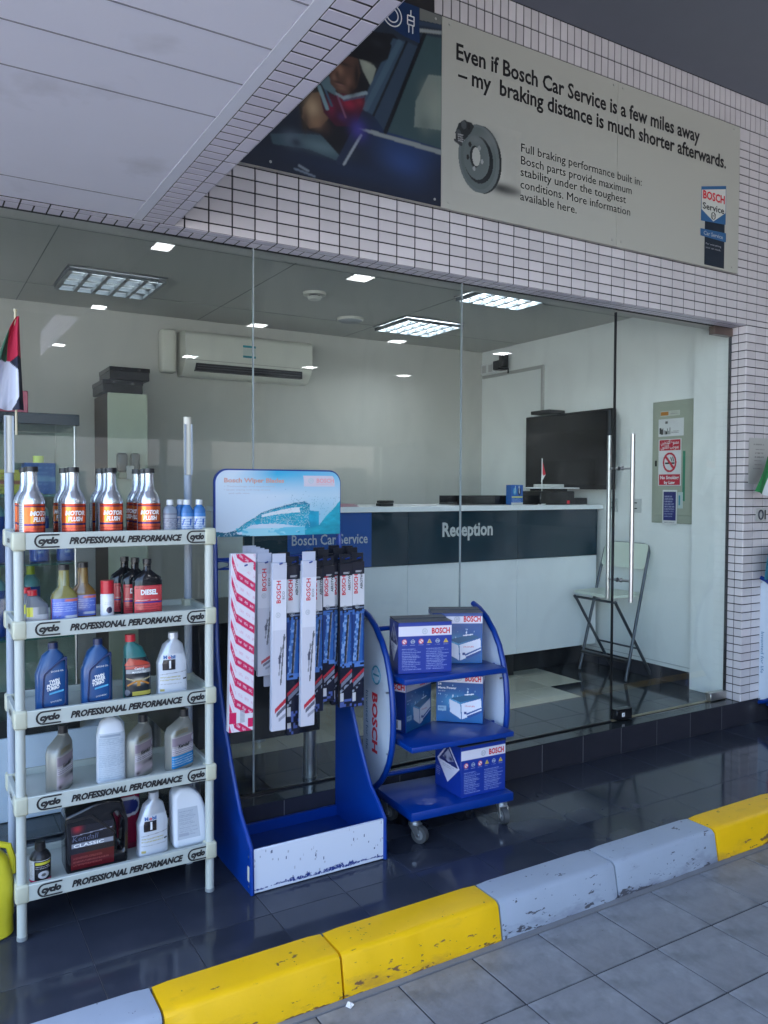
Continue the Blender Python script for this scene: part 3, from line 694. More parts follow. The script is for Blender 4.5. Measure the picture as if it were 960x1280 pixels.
text('Bosch Car Service', .1, mat('faded_letters', (.42,.47,.55), .5), bp, (2.215, -.0105, .995), fit=.52, h=.060, bold=.015)
# things on the counter
def paper_pile(name, label, x, y, z, m_, w_=.21, d_=.3, n=4, rz=0, cat='papers', group=None):
    t = T(name, label, cat, (x, y, z), rz, group)
    for k in range(n): bx('sheet', m_, -w_/2+random.uniform(-.012,.012), w_/2+random.uniform(-.012,.012), -d_/2+random.uniform(-.01,.01), d_/2, .001+k*.006, .0055+k*.006, t, 0, (0,0,0), (0,0,random.uniform(-.12,.12)))
    return t
ZT = G+1.222
paper_pile('folder_stack', 'loose pink and white papers at the left end of the counter top', 2.32, 4.50, ZT, mat('pink_paper', (.55,.32,.36), .7), .2, .2, 3, .3)
bx_ = T('punch', 'small black hole punch lying on the counter top', 'hole punch', (2.66, 4.45, ZT)); bx('body', black_pl, -.05, .05, -.03, .03, .001, .02, bx_, .003); bx('handle', black_pl, -.045, .055, -.028, .028, .021, .038, bx_, .004)
t = T('printer_tray', 'low dark grey tray with papers along the counter top beside the screen', 'tray', (3.66, 4.68, ZT)); bx('tray', black_gl, -.33, .33, -.12, .12, .001, .012, t, .002)
for s_ in (-1, 1): bx('side_wall', black_gl, -.33, .33, .11*s_-.005, .11*s_+.005, .013, .066, t, .001)
for k in range(6): bx('sheet', mat('tray_paper', (.16,.17,.17), .6) if k % 2 else black_pl, -.28+.08*k, -.08+.08*k, -.09, .09, .014+.004*k, .0175+.004*k, t, 0, rot=(0,0,random.uniform(-.3,.3)))
t = T('blister_box', 'small blue upright pack with yellow stripe standing on the counter', 'box', (3.79, 4.50, ZT))
b_ = MB().box(-.055, .055, -.03, .03, .001, .145, .003).build('carton', mat('pack_blue', (.01,.09,.32), .3), t)
patch('print', paint(40, 50, (.015,.10,.38), [('r',0,0,1,.12,(.5,.52,.52)), ('r',.05,.36,.95,.41,(.6,.6,.1)), ('t',.1,.15,.9,.33,4,(.3,.4,.6)), ('e',.3,.68,.16,.18,(.06,.3,.55)), ('e',.7,.66,.14,.2,(.01,.02,.08)), ('l',(.3,.6),(.35,.95),.03,(.5,.6,.65)), ('l',(.7,.6),(.66,.95),.03,(.6,.65,.7))]), flat(-.054,.054,.002,.144,-.0308), t)
t = T('desk_printer', 'black desktop printer with a raised pale lid on the counter by the screen', 'printer', (4.14, 4.52, ZT))
bx('body', black_gl, -.17, .17, -.10, .16, .001, .10, t, .006); bx('lid', white_pl, -.20, .20, -.12, .10, .118, .128, t, .002); bx('feed', mat('feed', (.55,.56,.55), .5), -.10, .10, -.06, .06, .129, .152, t, .003)
bx('stand', black_pl, -.14, .14, -.05, .05, .101, .117, t); bx('red_tab', ink_r, .09, .115, -.104, -.1005, .006, .03, t); bx('output_tray', black_pl, -.19, .30, -.11, .14, -.0, .0008, t); bx('tray_edge', black_pl, .18, .30, -.1, .12, .001, .05, t, .003)
t = T('table_flag', 'tiny red and white flag on a pole on the printer', 'flag', (4.0, 4.44, ZT)); MB().cyl((0,0,.001),(0,0,.34),.0035,n=8).cyl((0,0,.001),(0,0,.008),.03,n=14).build('pole', white_pl, t)
fl = MB(); fl.prism([(.002,0,.325),(.032,-.004,.225),(.012,0,.21),(-.002,0,.24)], (0,.003,0)); fl.build('red_cloth', ink_r, t); fl = MB(); fl.prism([(-.002,-.001,.24),(.014,-.001,.212),(.030,-.005,.222),(.004,-.001,.18),(-.006,0,.165)], (0,.003,0)); fl.build('white_cloth', ink_w, t)
# tv on the right wall
t = T('wall_screen', 'large black flat screen on the right wall above the counter', 'television', (XR, 4.635, 1.914))
bx('casing', black_pl, -.115, -.06, -.472, .472, -.298, .298, t, .006); bx('bracket', black_pl, -.0595, -.001, -.15, .15, -.12, .12, t); bx('screen', black_gl, -.1175, -.1155, -.43, .452, -.262, .278, t)
bx('side_trim', steel_g, -.118, -.116, -.466, -.445, -.285, .285, t)
t = T('router_shelf', 'small black router on top of the wall screen', 'router', (XR, 4.84, 2.214)); bx('case', black_gl, -.20, -.03, -.11, .11, .001, .03, t, .004)
# conduit and socket box
t = T('cable_conduit', 'grey plastic cable conduit running down the right wall to the screen', 'conduit', (XR, 5.02, 2.6))
bx('upright', mat('conduit', (.42,.42,.41), .5), -.02, -.001, -.014, .014, -.34, .045, t, .002); bx('crosspiece', mat('conduit', (0,0,0)), -.02, -.001, .0145, .80, .018, .044, t, .002)
t = T('socket_box', 'double socket with a black adapter plugged in under the ceiling on the right wall', 'socket', (XR, 5.66, 2.70)); bx('plate', white_pl, -.035, -.001, -.03, .16, -.05, .045, t, .004)
for y in (.02, .11): bx('switch', mat('switch', (.5,.5,.5), .4), -.039, -.0355, y-.03, y+.03, -.035, .03, t, .002)
t = T('power_adapter', 'black power adapter hanging from the wall socket', 'adapter', (XR, 5.55, 2.69)); bx('body', black_pl, -.10, -.001, -.07, .02, -.03, .05, t, .006); bx('block', black_pl, -.11, -.04, -.13, -.072, -.02, .10, t, .008); bx('cable', black_pl, -.055, -.045, -.135, -.13, -.07, -.0205, t)
for y, lb in ((4.02, 'small white wall socket low on the right wall behind the door bar'), (4.24, 'small white wall socket low on the right wall beside the counter end')):
    t = T('wall_socket', lb, 'socket', (XR, y, 1.50)); bx('plate', mat('socket_plate', (.55,.57,.57), .4), -.01, -.001, -.045, .045, -.05, .05, t, .002)
    for dz in (-.02, .02): bx('opening', ink, -.0115, -.0102, -.012, .012, dz-.004, dz+.004, t)
# electrical panel
pg = mat('panel_green', (.35,.38,.31), .4, var=.05)
t = T('electrical_panel', 'grey green electrical cabinet with signs taped on it on the right wall', 'cabinet', (XR, 3.665, 1.81))
bx('frame', pg, -.012, -.001, -.21, .21, -.425, .42, t, .002); bx('panel_door', pg, -.018, -.0125, -.165, .175, -.37, .375, t, .002); bx('latch', ink, -.024, -.0185, .165, .175, -.03, .01, t); bx('green_strip', mat('green_strip', (.03,.22,.13), .5), -.0195, -.0185, -.075, -.055, -.27, .07, t)
LX = -.0195
def sign(name, label, cat, y0, y1, z0, z1, m_, base=(.7,.7,.7), ops=(), nu=40, nv=50, o=(XR-.020, 0, 0)):
    q = T(name, label, cat, (o[0], o[1], o[2])); bx('sheet', m_, -.0012, 0, min(y0,y1), max(y0,y1), z0, z1, q); patch('print', paint(nu, nv, base, ops), flatL(y0, y1, z0, z1, -.0016), q); return q
sign('opening_notice', 'white notice with black bars on top of the electrical cabinet', 'notice', 3.815, 3.605, 1.985, 2.105, ink_w, (.66,.67,.68), [('r',.05,.15,.12,.5,(.03,)*3)]+[('r',.08+.045*k,.12,.11+.045*k,.3+.2*random.random(),(.05,.05,.05)) for k in range(9)]+[('t',.5,.15,.95,.32,2,(.1,.1,.1)), ('r',.26,.72,.38,.86,(.15,.15,.15))])
q = sign('no_smoking_sign', 'white and red no smoking sign in Arabic and English on the cabinet', 'sign', 3.812, 3.622, 1.645, 1.965, ink_w, (.68,.68,.70), [('r',.03,.76,.97,.985,(.50,.015,.04)), ('r',.03,.015,.97,.24,(.50,.015,.04)), ('e',.5,.5,.30,.215,(.50,.015,.04)), ('e',.5,.5,.235,.17,(.68,.68,.70)), ('r',.30,.465,.72,.50,(.03,.03,.03)), ('l',(.60,.53),(.55,.60),.02,(.1,.1,.1)), ('l',(.68,.53),(.63,.61),.02,(.1,.1,.1)), ('l',(.33,.62),(.67,.38),.035,(.50,.015,.04))], 70, 110)
text('No Smoking', .04, ink_w, q, (-.0025, 3.717, 1.690), LEFT, fit=.155, h=.022, bold=.03); text('by Law', .04, ink_w, q, (-.0025, 3.717, 1.657), LEFT, fit=.09, h=.020, bold=.03)
ar1 = 'ﻦﻴﺧﺪﺘﻟﺍ ﻉﻮﻨﻤﻣ'; ar2 = 'ﻥﻮﻧﺎﻘﻟﺍ ﺐﺟﻮﻤﺑ'
text(ar1, .04, ink_w, q, (-.0025, 3.717, 1.932), LEFT, fit=.15, bold=.01); text(ar2, .04, ink_w, q, (-.0025, 3.717, 1.900), LEFT, fit=.15, bold=.01)
sign('blue_notice', 'small dark blue notice sheet at the foot of the electrical cabinet', 'notice', 3.772, 3.652, 1.375, 1.615, ink_w, (.68,.69,.70), [('r',.07,.12,.93,.95,(.015,.02,.15)), ('t',.15,.2,.85,.85,9,(.35,.38,.55)), ('t',.15,.03,.9,.1,1,(.1,.1,.1))], 40, 70)
sign('maker_sticker', 'narrow orange and white sticker at the top of the electrical cabinet', 'sticker', 3.80, 3.64, 2.125, 2.16, ink_w, (.50,.52,.46), [('r',.02,.1,.42,.9,(.5,.2,.03)), ('t',.5,.2,.95,.9,2,(.3,.3,.3))], 40, 12)
sign('teal_leaflet', 'small teal leaflet behind the blue notice on the cabinet', 'leaflet', 3.645, 3.605, 1.49, 1.60, ink_w, (.45,.55,.56), [('r',.2,.2,.5,.8,(.03,.25,.33))], 14, 24)
# stool
def make_stool():
    t = T('folding_stool', 'white folding bar stool with grey tube legs behind the glass door', 'stool', (4.325, 4.06, G))
    st_ = mat('stool_white', (.66,.72,.62), .35)
    sp = roundpoly([(-.20,-.19),(.13,-.20),(.13,.20),(-.20,.19)], .05); q = MB(); q.prism([(x, y, .588) for x, y in sp], (0,0,.018)); q.build('seat', st_, t)
    for s_ in (-1, 1):
        MB().tube([(-.085, .22*s_, .012), (.02, .215*s_, .42), (.10, .21*s_, .72), (.150, .205*s_, .90)], .011, 10).build('leg', steel_g, t)
        MB().tube([(-.17, .195*s_, .565), (-.15, .19*s_, .54), (.21, .19*s_, .012)], .0105, 10).build('leg', steel_g, t)
    MB().tube([(.150,.205,.90),(.158,.190,.935),(.162,.15,.945),(.162,-.15,.945),(.158,-.190,.935),(.150,-.205,.90)], .010, 8).build('back_tube', steel_g, t)
    P_ = roundpoly([(-.205,.775),(.205,.775),(.20,.952),(-.20,.952)], .035)
    q = MB()
    n = len(P_); A = [q.bm.verts.new((.115+.045*((z-.775)/.177)-.05*(y/.2)**2*0, y, z)) for y, z in P_]; B = [q.bm.verts.new((.105+.045*((z-.775)/.177), y, z)) for y, z in P_]
    q.bm.faces.new(A); q.bm.faces.new(B[::-1]); [q.bm.faces.new((A[i], B[i], B[(i+1) % n], A[(i+1) % n])) for i in range(n)]
    q.build('backrest', st_, t)
    bx('footrest', black_pl, -.085, -.045, -.215, .215, .135, .155, t, .004); MB().cyl((.08,-.19,.215),(.08,.19,.215),.007,n=8).build('crossbar', steel_g, t)
    MB().cyl((-.15,-.19,.555),(-.15,.19,.555),.009,n=8).build('seat_bar', steel_g, t)
make_stool()
# air conditioner
acm = mat('ac_white', (.62,.62,.56), .35)
t = T('air_conditioner', 'white wall air conditioner under the ceiling on the back wall', 'air conditioner', (2.21, YB, 2.59))
P_ = roundpoly([(-.20,-.08),(-.215,.0),(-.205,.14),(-.16,.16),(-.001,.16),(-.001,-.16),(-.12,-.16)], .03, 3)
q = MB(); q.prism([(-.50, y, z) for y, z in P_], (1.0,0,0)); q.build('casing', acm, t)
lv = MB(); lv.box(-.42, .42, -.199, -.10, -.128, -.072); lv.build('air_slot', ink, t, rot=(rad(0),0,0))
for z in (-.088, -.106): bx('louvre', steel_d, -.41, .41, -.206, -.200, z-.002, z+.002, t)
bx('front_seam', mat('ac_seam', (.3,.3,.27), .5), -.49, .49, -.2165, -.213, -.055, -.051, t)
tl = mat('teal_print', (.02,.22,.27), .5)
for dz in (.075, .0): bx('sticker', tl, -.07, .03, -.2185, -.2165, dz-.008, dz+.008, t)
bx('energy_label', mat('label_pale', (.5,.55,.52), .5), -.07, .03, -.2183, -.2165, .012, .062, t)
t = T('duct_cover', 'pale pipe cover on the back wall left of the air conditioner', 'pipe cover', (1.62, YB, 2.60)); bx('cover', acm, -.05, .06, -.10, -.001, -.15, .16, t, .02, seg=3)
# ceiling devices
for (x, y, r_, lb, nm) in ((2.24, 4.63, .075, 'round white smoke detector on the ceiling nearer the glass', 'smoke_detector'), (2.80, 5.19, .10, 'flat round white ceiling speaker near the lit ceiling light', 'ceiling_speaker')):
    t = T(nm, lb, 'detector' if r_ < .08 else 'speaker', (x, y, ZC)); MB().cyl((0,0,-.018),(0,0,-.001),r_*.95,r_,28).build('base', acm, t)
    if r_ < .08: MB().cyl((0,0,-.045),(0,0,-.026),r_*.5,r_*.62,24).build('sensor', acm, t); MB().cyl((0,0,-.0255),(0,0,-.0185),r_*.5,n=24).build('slot', ink, t)
    else: MB().cyl((0,0,-.024),(0,0,-.0185),r_*.8,r_*.9,28).build('grille', mat('grille', (.34,.36,.38), .6), t)
# louvred ceiling lights
tube_n = mat('near_tube', (.9,.95,1), .4, emit=(.85,.93,1), estr=6); tube_m = mat('tube_light', (.9,.95,1), .4, emit=(.85,.93,1), estr=5); tube_d = mat('dim_tube', (.9,.95,1), .4, emit=(.75,.88,1), estr=.7)
mirror = mat('louvre_metal', (.22,.24,.26), .3, metal=.3)
def troffer(x, y, hx, hy, nx, ny, tm, label):
    t = T('ceiling_light', label, 'ceiling light', (x, y, ZC), 0, 'louvred square lights in the shop ceiling')
    bx('frame', steel, -hx, hx, -hy, -hy+.012, -.010, -.001, t)
    bx('frame', steel, -hx, hx, hy-.012, hy, -.010, -.001, t); bx('frame', steel, -hx, -hx+.012, -hy+.0122, hy-.0122, -.010, -.001, t); bx('frame', steel, hx-.012, hx, -hy+.0122, hy-.0122, -.010, -.001, t)
    bx('reflector_pan', mirror, -hx+.014, hx-.014, -hy+.014, hy-.014, -.003, -.001, t)
    for j in range(ny):
        yy = -hy+.014+(2*hy-.028)*(j+.5)/ny; bx('tube', tm, -hx+.03, hx-.03, yy-.016, yy+.016, -.012, -.0035, t)
    for j in range(ny+1):
        yy = -hy+.016+(2*hy-.032)*j/ny; bx('long_louvre', mirror, -hx+.014, hx-.014, yy-.006, yy+.006, -.034, -.0125, t)
    for k in range(nx+1):
        xx = -hx+.016+(2*hx-.032)*k/nx; bx('cross_louvre', mirror, xx-.011, xx+.011, -hy+.014, hy-.014, -.034, -.0127, t)
troffer(3.355, 5.12, .26, .24, 5, 4, tube_m, 'brightly lit square louvred light on the ceiling in the middle of the shop')
troffer(1.06, 5.02, .28, .26, 5, 3, tube_d, 'dim louvred light on the ceiling at the left above the tall cabinet')
troffer(3.32, 4.00, .27, .24, 5, 4, tube_n, 'louvred light on the ceiling just behind the glass above the counter')
# tall cabinet with boxes
t = T('tall_cabinet', 'tall narrow cabinet with pale front and brown side against the back wall', 'cabinet', (1.25, 5.40, G))
bx('carcass', mat('brown_wood', (.075,.055,.045), .5, var=.2, nscale=20), -.126, .126, .016, .44, .001, 1.955, t); bx('cabinet_door', mat('pale_door', (.50,.55,.44), .45, var=.05), -.128, .128, 0, .0155, .003, 1.957, t, .002)
t2 = T('dispenser', 'dark wall dispenser with two rounded covers on the tall cabinet', 'dispenser', (1.245, 5.40, 1.72))
bx('cover', mat('disp_dark', (.10,.12,.11), .3), -.075, -.005, -.05, -.001, .0, .125, t2, .018, seg=3); bx('cover', mat('disp_dark', (0,0,0)), .015, .075, -.05, -.001, -.01, .125, t2, .018, seg=3)
bx('clear_bag', mat('bag', (.5,.52,.5), .3), -.02, .03, -.06, -.051, -.05, .04, t2, .004); bx('tray', mat('tray_g', (.25,.28,.2), .4), -.07, -.01, -.06, -.01, -.045, -.003, t2, .008)
for z0, dx, lb in ((G+1.958, -.025, 'flat black box on top of the tall cabinet under another box'), (G+2.046, .02, 'black box lying topmost on the tall cabinet')):
    t = T('storage_box', lb, 'box', (1.25+dx, 5.58, z0)); bx('carton', black_pl, -.13, .125, -.17, .17, .001, .083, t, .003); bx('lid_edge', black_gl, -.133, .128, -.173, .173, .055, .084, t, .002)
    for x in (-.06, .06): bx('stud', steel_d, x-.006, x+.006, -.1745, -.1735, .065, .075, t)
# black bench on silver legs behind the wiper display
t = T('black_bench', 'black low cabinet on round silver legs behind the wiper display', 'cabinet', (1.3, 3.62, G))
bx('body', mat('bench_black', (.006,.006,.008), .3), -.32, .31, -.36, .42, .23, .76, t, .004)
for x, y in ((.28,-.31), (.28,.31), (-.27,-.31), (-.27,.31)): MB().cyl((x,y,.012),(x,y,.2295),.031,n=20).cyl((x,y,.001),(x,y,.0118),.034,n=20).build('leg', steel, t)
# glass showcase with bottles at the left
t = T('glass_showcase', 'glass showcase with dark top and white base behind the rack', 'showcase', (-.15, 3.62, G))
bx('base', mat('case_white', (.62,.68,.80), .35), -1.2, .93, -.16, .34, .002, .34, t, .003); bx('plinth', black_pl, -1.18, .75, -.158, .338, .342, .41, t)
bx('top', mat('case_top', (.02,.03,.04), .2), -1.2, .755, -.17, .35, 1.59, 1.635, t, .002)
bx('front_glass', case_glass, -1.18, .742, -.150, -.144, .412, 1.588, t); bx('side_glass', case_glass, .736, .742, -.142, .33, .412, 1.588, t)
for z in (.72, 1.02, 1.30): bx('shelf', mat('shelf_glass', (.05,.13,.11), .1), -1.17, .733, -.14, .32, z, z+.008, t)
bx('back_panel', mat('case_back', (.20,.25,.24), .5), -1.18, .735, .331, .338, .412, 1.588, t)
MB().cyl((.74,-.147,.412),(.74,-.147,1.588),.006,n=8).build('corner_post', steel, t)
t = T('red_carton', 'red and white carton lying on top of the glass showcase', 'box', (.33, 3.72, G+1.636)); bx('carton', mat('carton_red', (.45,.08,.12), .4), -.20, .10, -.12, .12, .001, .10, t, .003); bx('flap', mat('carton_pale', (.5,.5,.5), .5), -.20, -.02, -.1225, -.1205, .005, .06, t)
# bottles in the showcase
bb = mat('bottle_blue', (.01,.05,.30), .3); bt = mat('bottle_teal', (.16,.36,.42), .3); by_ = mat('cap_yellow', (.55,.62,.03), .4)
L_ = Loft([(0,.034,.034,0),(.004,.038,.038,0),(.19,.038,.038,0)], 2.4)
def make_tall_bottle():
    t = T('coolant_bottle', '', 'bottle', (0,0,0), 0, 'blue bottles with yellow caps in the showcase')
    L_.build('body', bb, t, 20); Loft([(.1902,.038,.038,0),(.215,.036,.036,0),(.235,.018,.018,0),(.24,.016,.016,0)], 2.2).build('shoulder', bt, t, 20); Loft([(.2402,.018,.018,0),(.285,.016,.016,0)], 2).build('cap', by_, t, 16)
    patch('label', paint(14, 24, (.01,.06,.35), [('t',.1,.1,.9,.9,8,(.25,.35,.5)), ('r',0,.7,1,.75,(.3,.5,.1))]), lambda U, V: (.0385*np.sin((U-.5)*2.4), -.0385*np.cos((U-.5)*2.4), .02+.15*V), t, pr_l, True)
    return t
tb = make_tall_bottle(); ch = dup_ch(tb); used = False
zsh = [G+1.029, G+.729, G+1.309, G+.42]
pos = [(x, (3.58 if k % 2 == 0 else 3.66), zsh[zi]) for zi, xs_ in ((0, (.30,.38,.465,.475,.57)), (1, (.30,.44,-.02))) for k, x in enumerate(xs_)]
ordn = ['first','second','third','fourth','fifth','sixth','seventh','eighth']
for k, (x, y, z) in enumerate(pos):
    lb = f'blue bottle with yellow cap on the {"middle" if k < 5 else "lower"} showcase shelf, {ordn[k if k < 5 else k-5]} from the left'
    if k == 0: tb.location = (x, y, z); tb['label'] = lb
    else: dup(tb, (x, y, z), label=lb, ch=ch)
for k, (x, z, c1, c2, lb) in enumerate(((.34, zsh[2], (.40,.33,.03), (.25,.05,.03), 'yellow and red carton on the top showcase shelf'), (.20, zsh[2], (.02,.06,.2), (.35,.35,.4), 'dark blue carton on the top showcase shelf'), (.47, zsh[2], (.02,.08,.3), (.1,.2,.4), 'small blue carton with yellow lid on the top showcase shelf'), (.22, zsh[1], (.03,.09,.06), (.25,.35,.08), 'dark green patterned carton on the lower showcase shelf'))):
    t = T('product_carton', lb, 'box', (x, 3.62, z)); hh = .10+.03*(k == 2); bx('carton', mat(f'carton{k}', c1, .4), -.06, .06, -.05, .05, .001, hh, t, .002)
    patch('print', paint(20, 20, c1, [('t',.05,.1,.95,.9,6,c2), ('r',0,.4,1,.55,c2)]), flat(-.059,.059,.002,hh-.001,-.0508), t)
    if k == 2: MB().cyl((0,0,hh+.0005),(0,0,hh+.03),.022,n=14).build('lid', by_, t)
# ================================================================ RACK
def off(x, y, z): return dict(loc=(-x, -y, -z))
rk = T('product_rack', 'grey plastic five tier shelf rack full of bottles at the left of the walkway', 'shelf rack', (.62, 2.94, P)); O = off(.62, 2.94, P)
RZ = [1.47, 1.182, .890, .607, .318]
def logo_cyclo(x0, z0, par, w_=.078, h_=.045, y=2.7925):
    b = MB(); th = .0052; r = h_/2; pts = []
    pts.append((x0+w_, z0+h_)); 
    for k in range(9): a = PI/2+PI*k/8; pts.append((x0+r+r*math.cos(a), z0+r+r*math.sin(a)))
    pts.append((x0+w_, z0))
    inn = [(x0+w_, z0+h_-th)]
    for k in range(9): a = PI/2+PI*k/8; inn.append((x0+r+(r-th*1.25)*math.cos(a), z0+r+(r-th)*math.sin(a)))
    inn.append((x0+w_, z0+th))
    for k in range(len(pts)-1): b.poly([(pts[k][0],y,pts[k][1]),(pts[k+1][0],y,pts[k+1][1]),(inn[k+1][0],y,inn[k+1][1]),(inn[k][0],y,inn[k][1])])
    q = b.build('brand_mark', ink, par)
    text('cyclo', .03, ink, par, (x0+.012, y-.0002, z0+.0145), fit=w_-.016, h=.019, bold=.07, shear=.25, align='LEFT', name='brand_name')
for z in RZ:
    s_ = T('shelf', None, None); s_.parent = rk; s_.location = O['loc']
    # tray with rim
    bx('tray', rack_m, .30, .94, 2.815, 3.085, z-.030, z-.022, s_)
    bx('front_rail', rack_m, .318, .922, 2.7945, 2.813, z-.054, z, s_, .002); bx('back_rail', rack_m, .318, .922, 3.087, 3.10, z-.054, z, s_, .002)
    for x in (.286, .938): bx('side_rail', rack_m, x, x+.016, 2.835, 3.048, z-.054, z, s_, .002)
    for x in (.303, .937):
        for y in (2.815, 3.068): bx('collar', rack_y, x-.0215, x+.0215, y-.0235, y+.0215, z-.058, z+.003, s_, .008, seg=3)
    logo_cyclo(.347, z-.0495, s_); logo_cyclo(.848, z-.0495, s_, .068)
    text('PROFESSIONAL PERFORMANCE', .03, ink, s_, (.640, 2.792, z-.038), fit=.378, h=.0200, bold=.055, shear=.3)
    text('cyclo', .03, ink, s_, (.2845, 2.93, z-.036), LEFT, fit=.07, h=.018, bold=.04, shear=.25, name='brand_name')
for x in (.303, .937):
    lg = MB().cyl((x, 2.815, P), (x, 2.815, RZ[0]-.03), .0155, n=18).build('leg', rack_m, rk, **O)
    MB().cyl((x, 3.068, P), (x, 3.068, 1.668), .0150, n=18).build('back_post', rack_b, rk, **O)
    ps = MB().cyl((x, 3.068, 1.669), (x, 3.068, 1.867 if x < .5 else 1.893), .0150, n=18).build('post_top', mat('post_cream', (.62,.60,.52), .5), rk, **O)
    bx('post_edge', rack_b, x-.0152, x-.0100, 3.0505, 3.062, 1.669, 1.865, rk, **O); bx('post_edge', rack_b, x+.0100, x+.0152, 3.0505, 3.062, 1.669, 1.865, rk, **O)
    MB().cyl((x, 2.815, P-.0005), (x, 2.815, P+.012), .017, n=18).build('foot', mat('foot_dirty', (.25,.27,.27), .6), rk, **O)
# flag on the rack
fg = T('national_flag', 'red green white and black flag hanging from a thin pole above the rack', 'flag', (.325, 3.062, 1.60))
MB().cyl((0,-.019,.20),(.0,-.019,.625),.004,n=10).cyl((0,-.019,.6251),(0,-.019,.634),.006,n=10).build('pole', mat('pole_gold', (.5,.45,.3), .4), fg)
nu, nv = 60, 80
U, V = np.meshgrid(np.linspace(0, 1, nu), np.linspace(0, 1, nv))
def flagxyz(U, V):
    # V: 0 bottom 1 top, U: 0 fly (left) 1 pole side
    z = .285+.325*V; wd = .006+.118*(1-V)**.75; x = .012+.012*(1-V)-wd*(1-U)
    y = -.026-.022*np.sin(U*9+V*2)*(1-V)**.5-.012*np.sin(U*17)*(1-V)
    z = z+.055*(1-U)*(1-V)*0+.05*(1-U)*V*0 + .035*np.maximum(0,.5-U)*(1-V)
    return x, y, z
def flagcol(U, V, C):
    X, _, Z = flagxyz(U, V)
    C[:] = (.42,.012,.045)
    C[(X < -.038+.02*V) & (V > .25)] = (.02,.09,.05)
    blk = (Z < .475-.9*np.abs(X-.008)) & (X > -.05) ; C[blk] = (.010,.012,.03)
    wh = (Z < .452-1.2*np.maximum(0, X+.02)-(-X-.02)*.0) & (X < .006) & (Z-.30 > (X-.002)*2.2+.02); C[wh] = (.55,.57,.66)
    C[(Z < .30+1.5*(X+.03)) & (X < -.012)] = (.5,.52,.6)
    return C
patch('cloth', flagcol(U, V, np.empty((nv, nu, 3))), flagxyz, fg, print_mat('flag_cloth', .8), True)

# ---------------- bottles
def cap(t, x, y, z0, r, h, m_, ridges=True, name='cap'):
    q = MB(); q.cyl((x,y,z0),(x,y,z0+h),r,r*.96,24)
    return q.build(name, m_, t)
silver_can = mat('silver_can', (.60,.61,.64), .22, metal=.85); org = (.60,.10,.02)
def bottle_root(name, label, cat, x, y, z, rz=0, group=None): return T(name, label, cat, (x, y, z+.001), rz, group)
ZR = [z-.022 for z in RZ]
# silver flush bottles
def make_flush():
    t = bottle_root('flush_bottle', '', 'bottle', 0, 0, 0, 0, 'silver bottles with orange labels on the top shelf')
    L = Loft([(0,.036,.036,0),(.004,.039,.039,0),(.006,.040,.040,0),(.118,.040,.040,0),(.128,.0385,.0385,0),(.140,.034,.034,0),(.152,.027,.027,0),(.160,.0215,.0215,0),(.172,.020,.020,0),(.176,.0178,.0178,0),(.222,.0168,.0168,0)])
    L.build('body', silver_can, t)
    C = paint(72, 70, (.66,.13,.03), [('r',.30,.42,.42,.9,(.75,.28,.06)), ('r',0,0,.16,1,(.55,.56,.6)), ('t',.01,.05,.14,.95,16,(.15,.15,.2)), ('r',.84,0,1,1,(.55,.56,.6)), ('t',.86,.05,.99,.95,16,(.15,.15,.2)),
        ('r',.16,.90,.84,.94,(.02,.02,.12)), ('r',.16,.34,.84,.40,(.02,.02,.15)), ('r',.2,.365,.8,.375,(.6,.6,.6)), ('r',.16,.0,.84,.30,(.60,.10,.06)), ('r',.2,.24,.8,.26,(.1,.02,.03)), ('r',.2,.14,.8,.155,(.1,.02,.03)), ('t',.2,.04,.8,.12,1,(.1,.02,.03)), ('r',.16,.94,.84,1,(.5,.06,.02))])
    L.label('label', C, .005, .114, t, 1.25, .0006, pr_foil)
    L.text('MOTOR', .02, ink_w, t, 0, .090, h=None, bold=.05, shear=.2, xs=.82) if False else None
    L.text('MOTOR', .020, ink_w, t, .0, .076, bold=.05, shear=.15, xs=.84); L.text('FLUSH', .020, ink_w, t, .0, .056, bold=.05, shear=.15, xs=.80)
    cap(t, 0, 0, .2205, .0205, .017, black_pl); return t
fb = make_flush(); ch = dup_ch(fb); first = True
for c, x in enumerate((.352, .482, .606, .737)):
    for r in range(3 if c in (0, 1, 2) else 3):
        y = 2.875+.082*r; xx = x+(.004 if r % 2 else 0)
        lb = f'{["front","middle","rear"][r]} silver orange-labelled bottle in the {["leftmost","second","third","rightmost"][c]} column of the top rack shelf'
        rz = [(.55,-.3,.2),(0,.5,-.4),(0,.9,.3),(-.15,-.9,-1.2)][c][r]
        if first: fb.location = (xx, y, ZR[0]+.001); fb['label'] = lb; fb.rotation_euler = (0,0,rz); first = False
        else: dup(fb, (xx, y, ZR[0]+.001), rz, lb, ch)
# small additive bottles
lid_w = mat('lid_white', (.62,.64,.66), .4)
def small_bottle(label, x, y, z, body, lab, w_=.023, h_=.128, rz=0):
    t = bottle_root('additive_bottle', label, 'bottle', x, y, z, rz, 'small plastic bottles at the right of the top shelf'); L = Loft([(0,w_*.9,w_*.75,0),(.004,w_,w_*.8,0),(.088,w_,w_*.8,0),(.100,w_*.75,w_*.6,0),(.105,.011,.011,0),(.108,.011,.011,0)], 2.6)
    L.build('body', body, t, 24); cap(t, 0, 0, .1081, .0125, .018, lid_w); L.label('label', lab, .010, .078, t, .95); return t
lb1 = paint(30, 40, (.16,.18,.24), [('r',0,.75,1,.9,(.25,.28,.34)), ('t',.08,.1,.92,.7,8,(.45,.48,.55)), ('r',.1,.05,.5,.2,(.4,.4,.45))]); lb2 = paint(30, 40, (.45,.55,.68), [('r',0,.8,1,1,(.05,.2,.5)), ('t',.05,.08,.95,.75,5,(.02,.10,.40)), ('l',(.2,.4),(.3,.65),.05,(.02,.1,.4)), ('l',(.6,.4),(.62,.65),.05,(.02,.1,.4))])
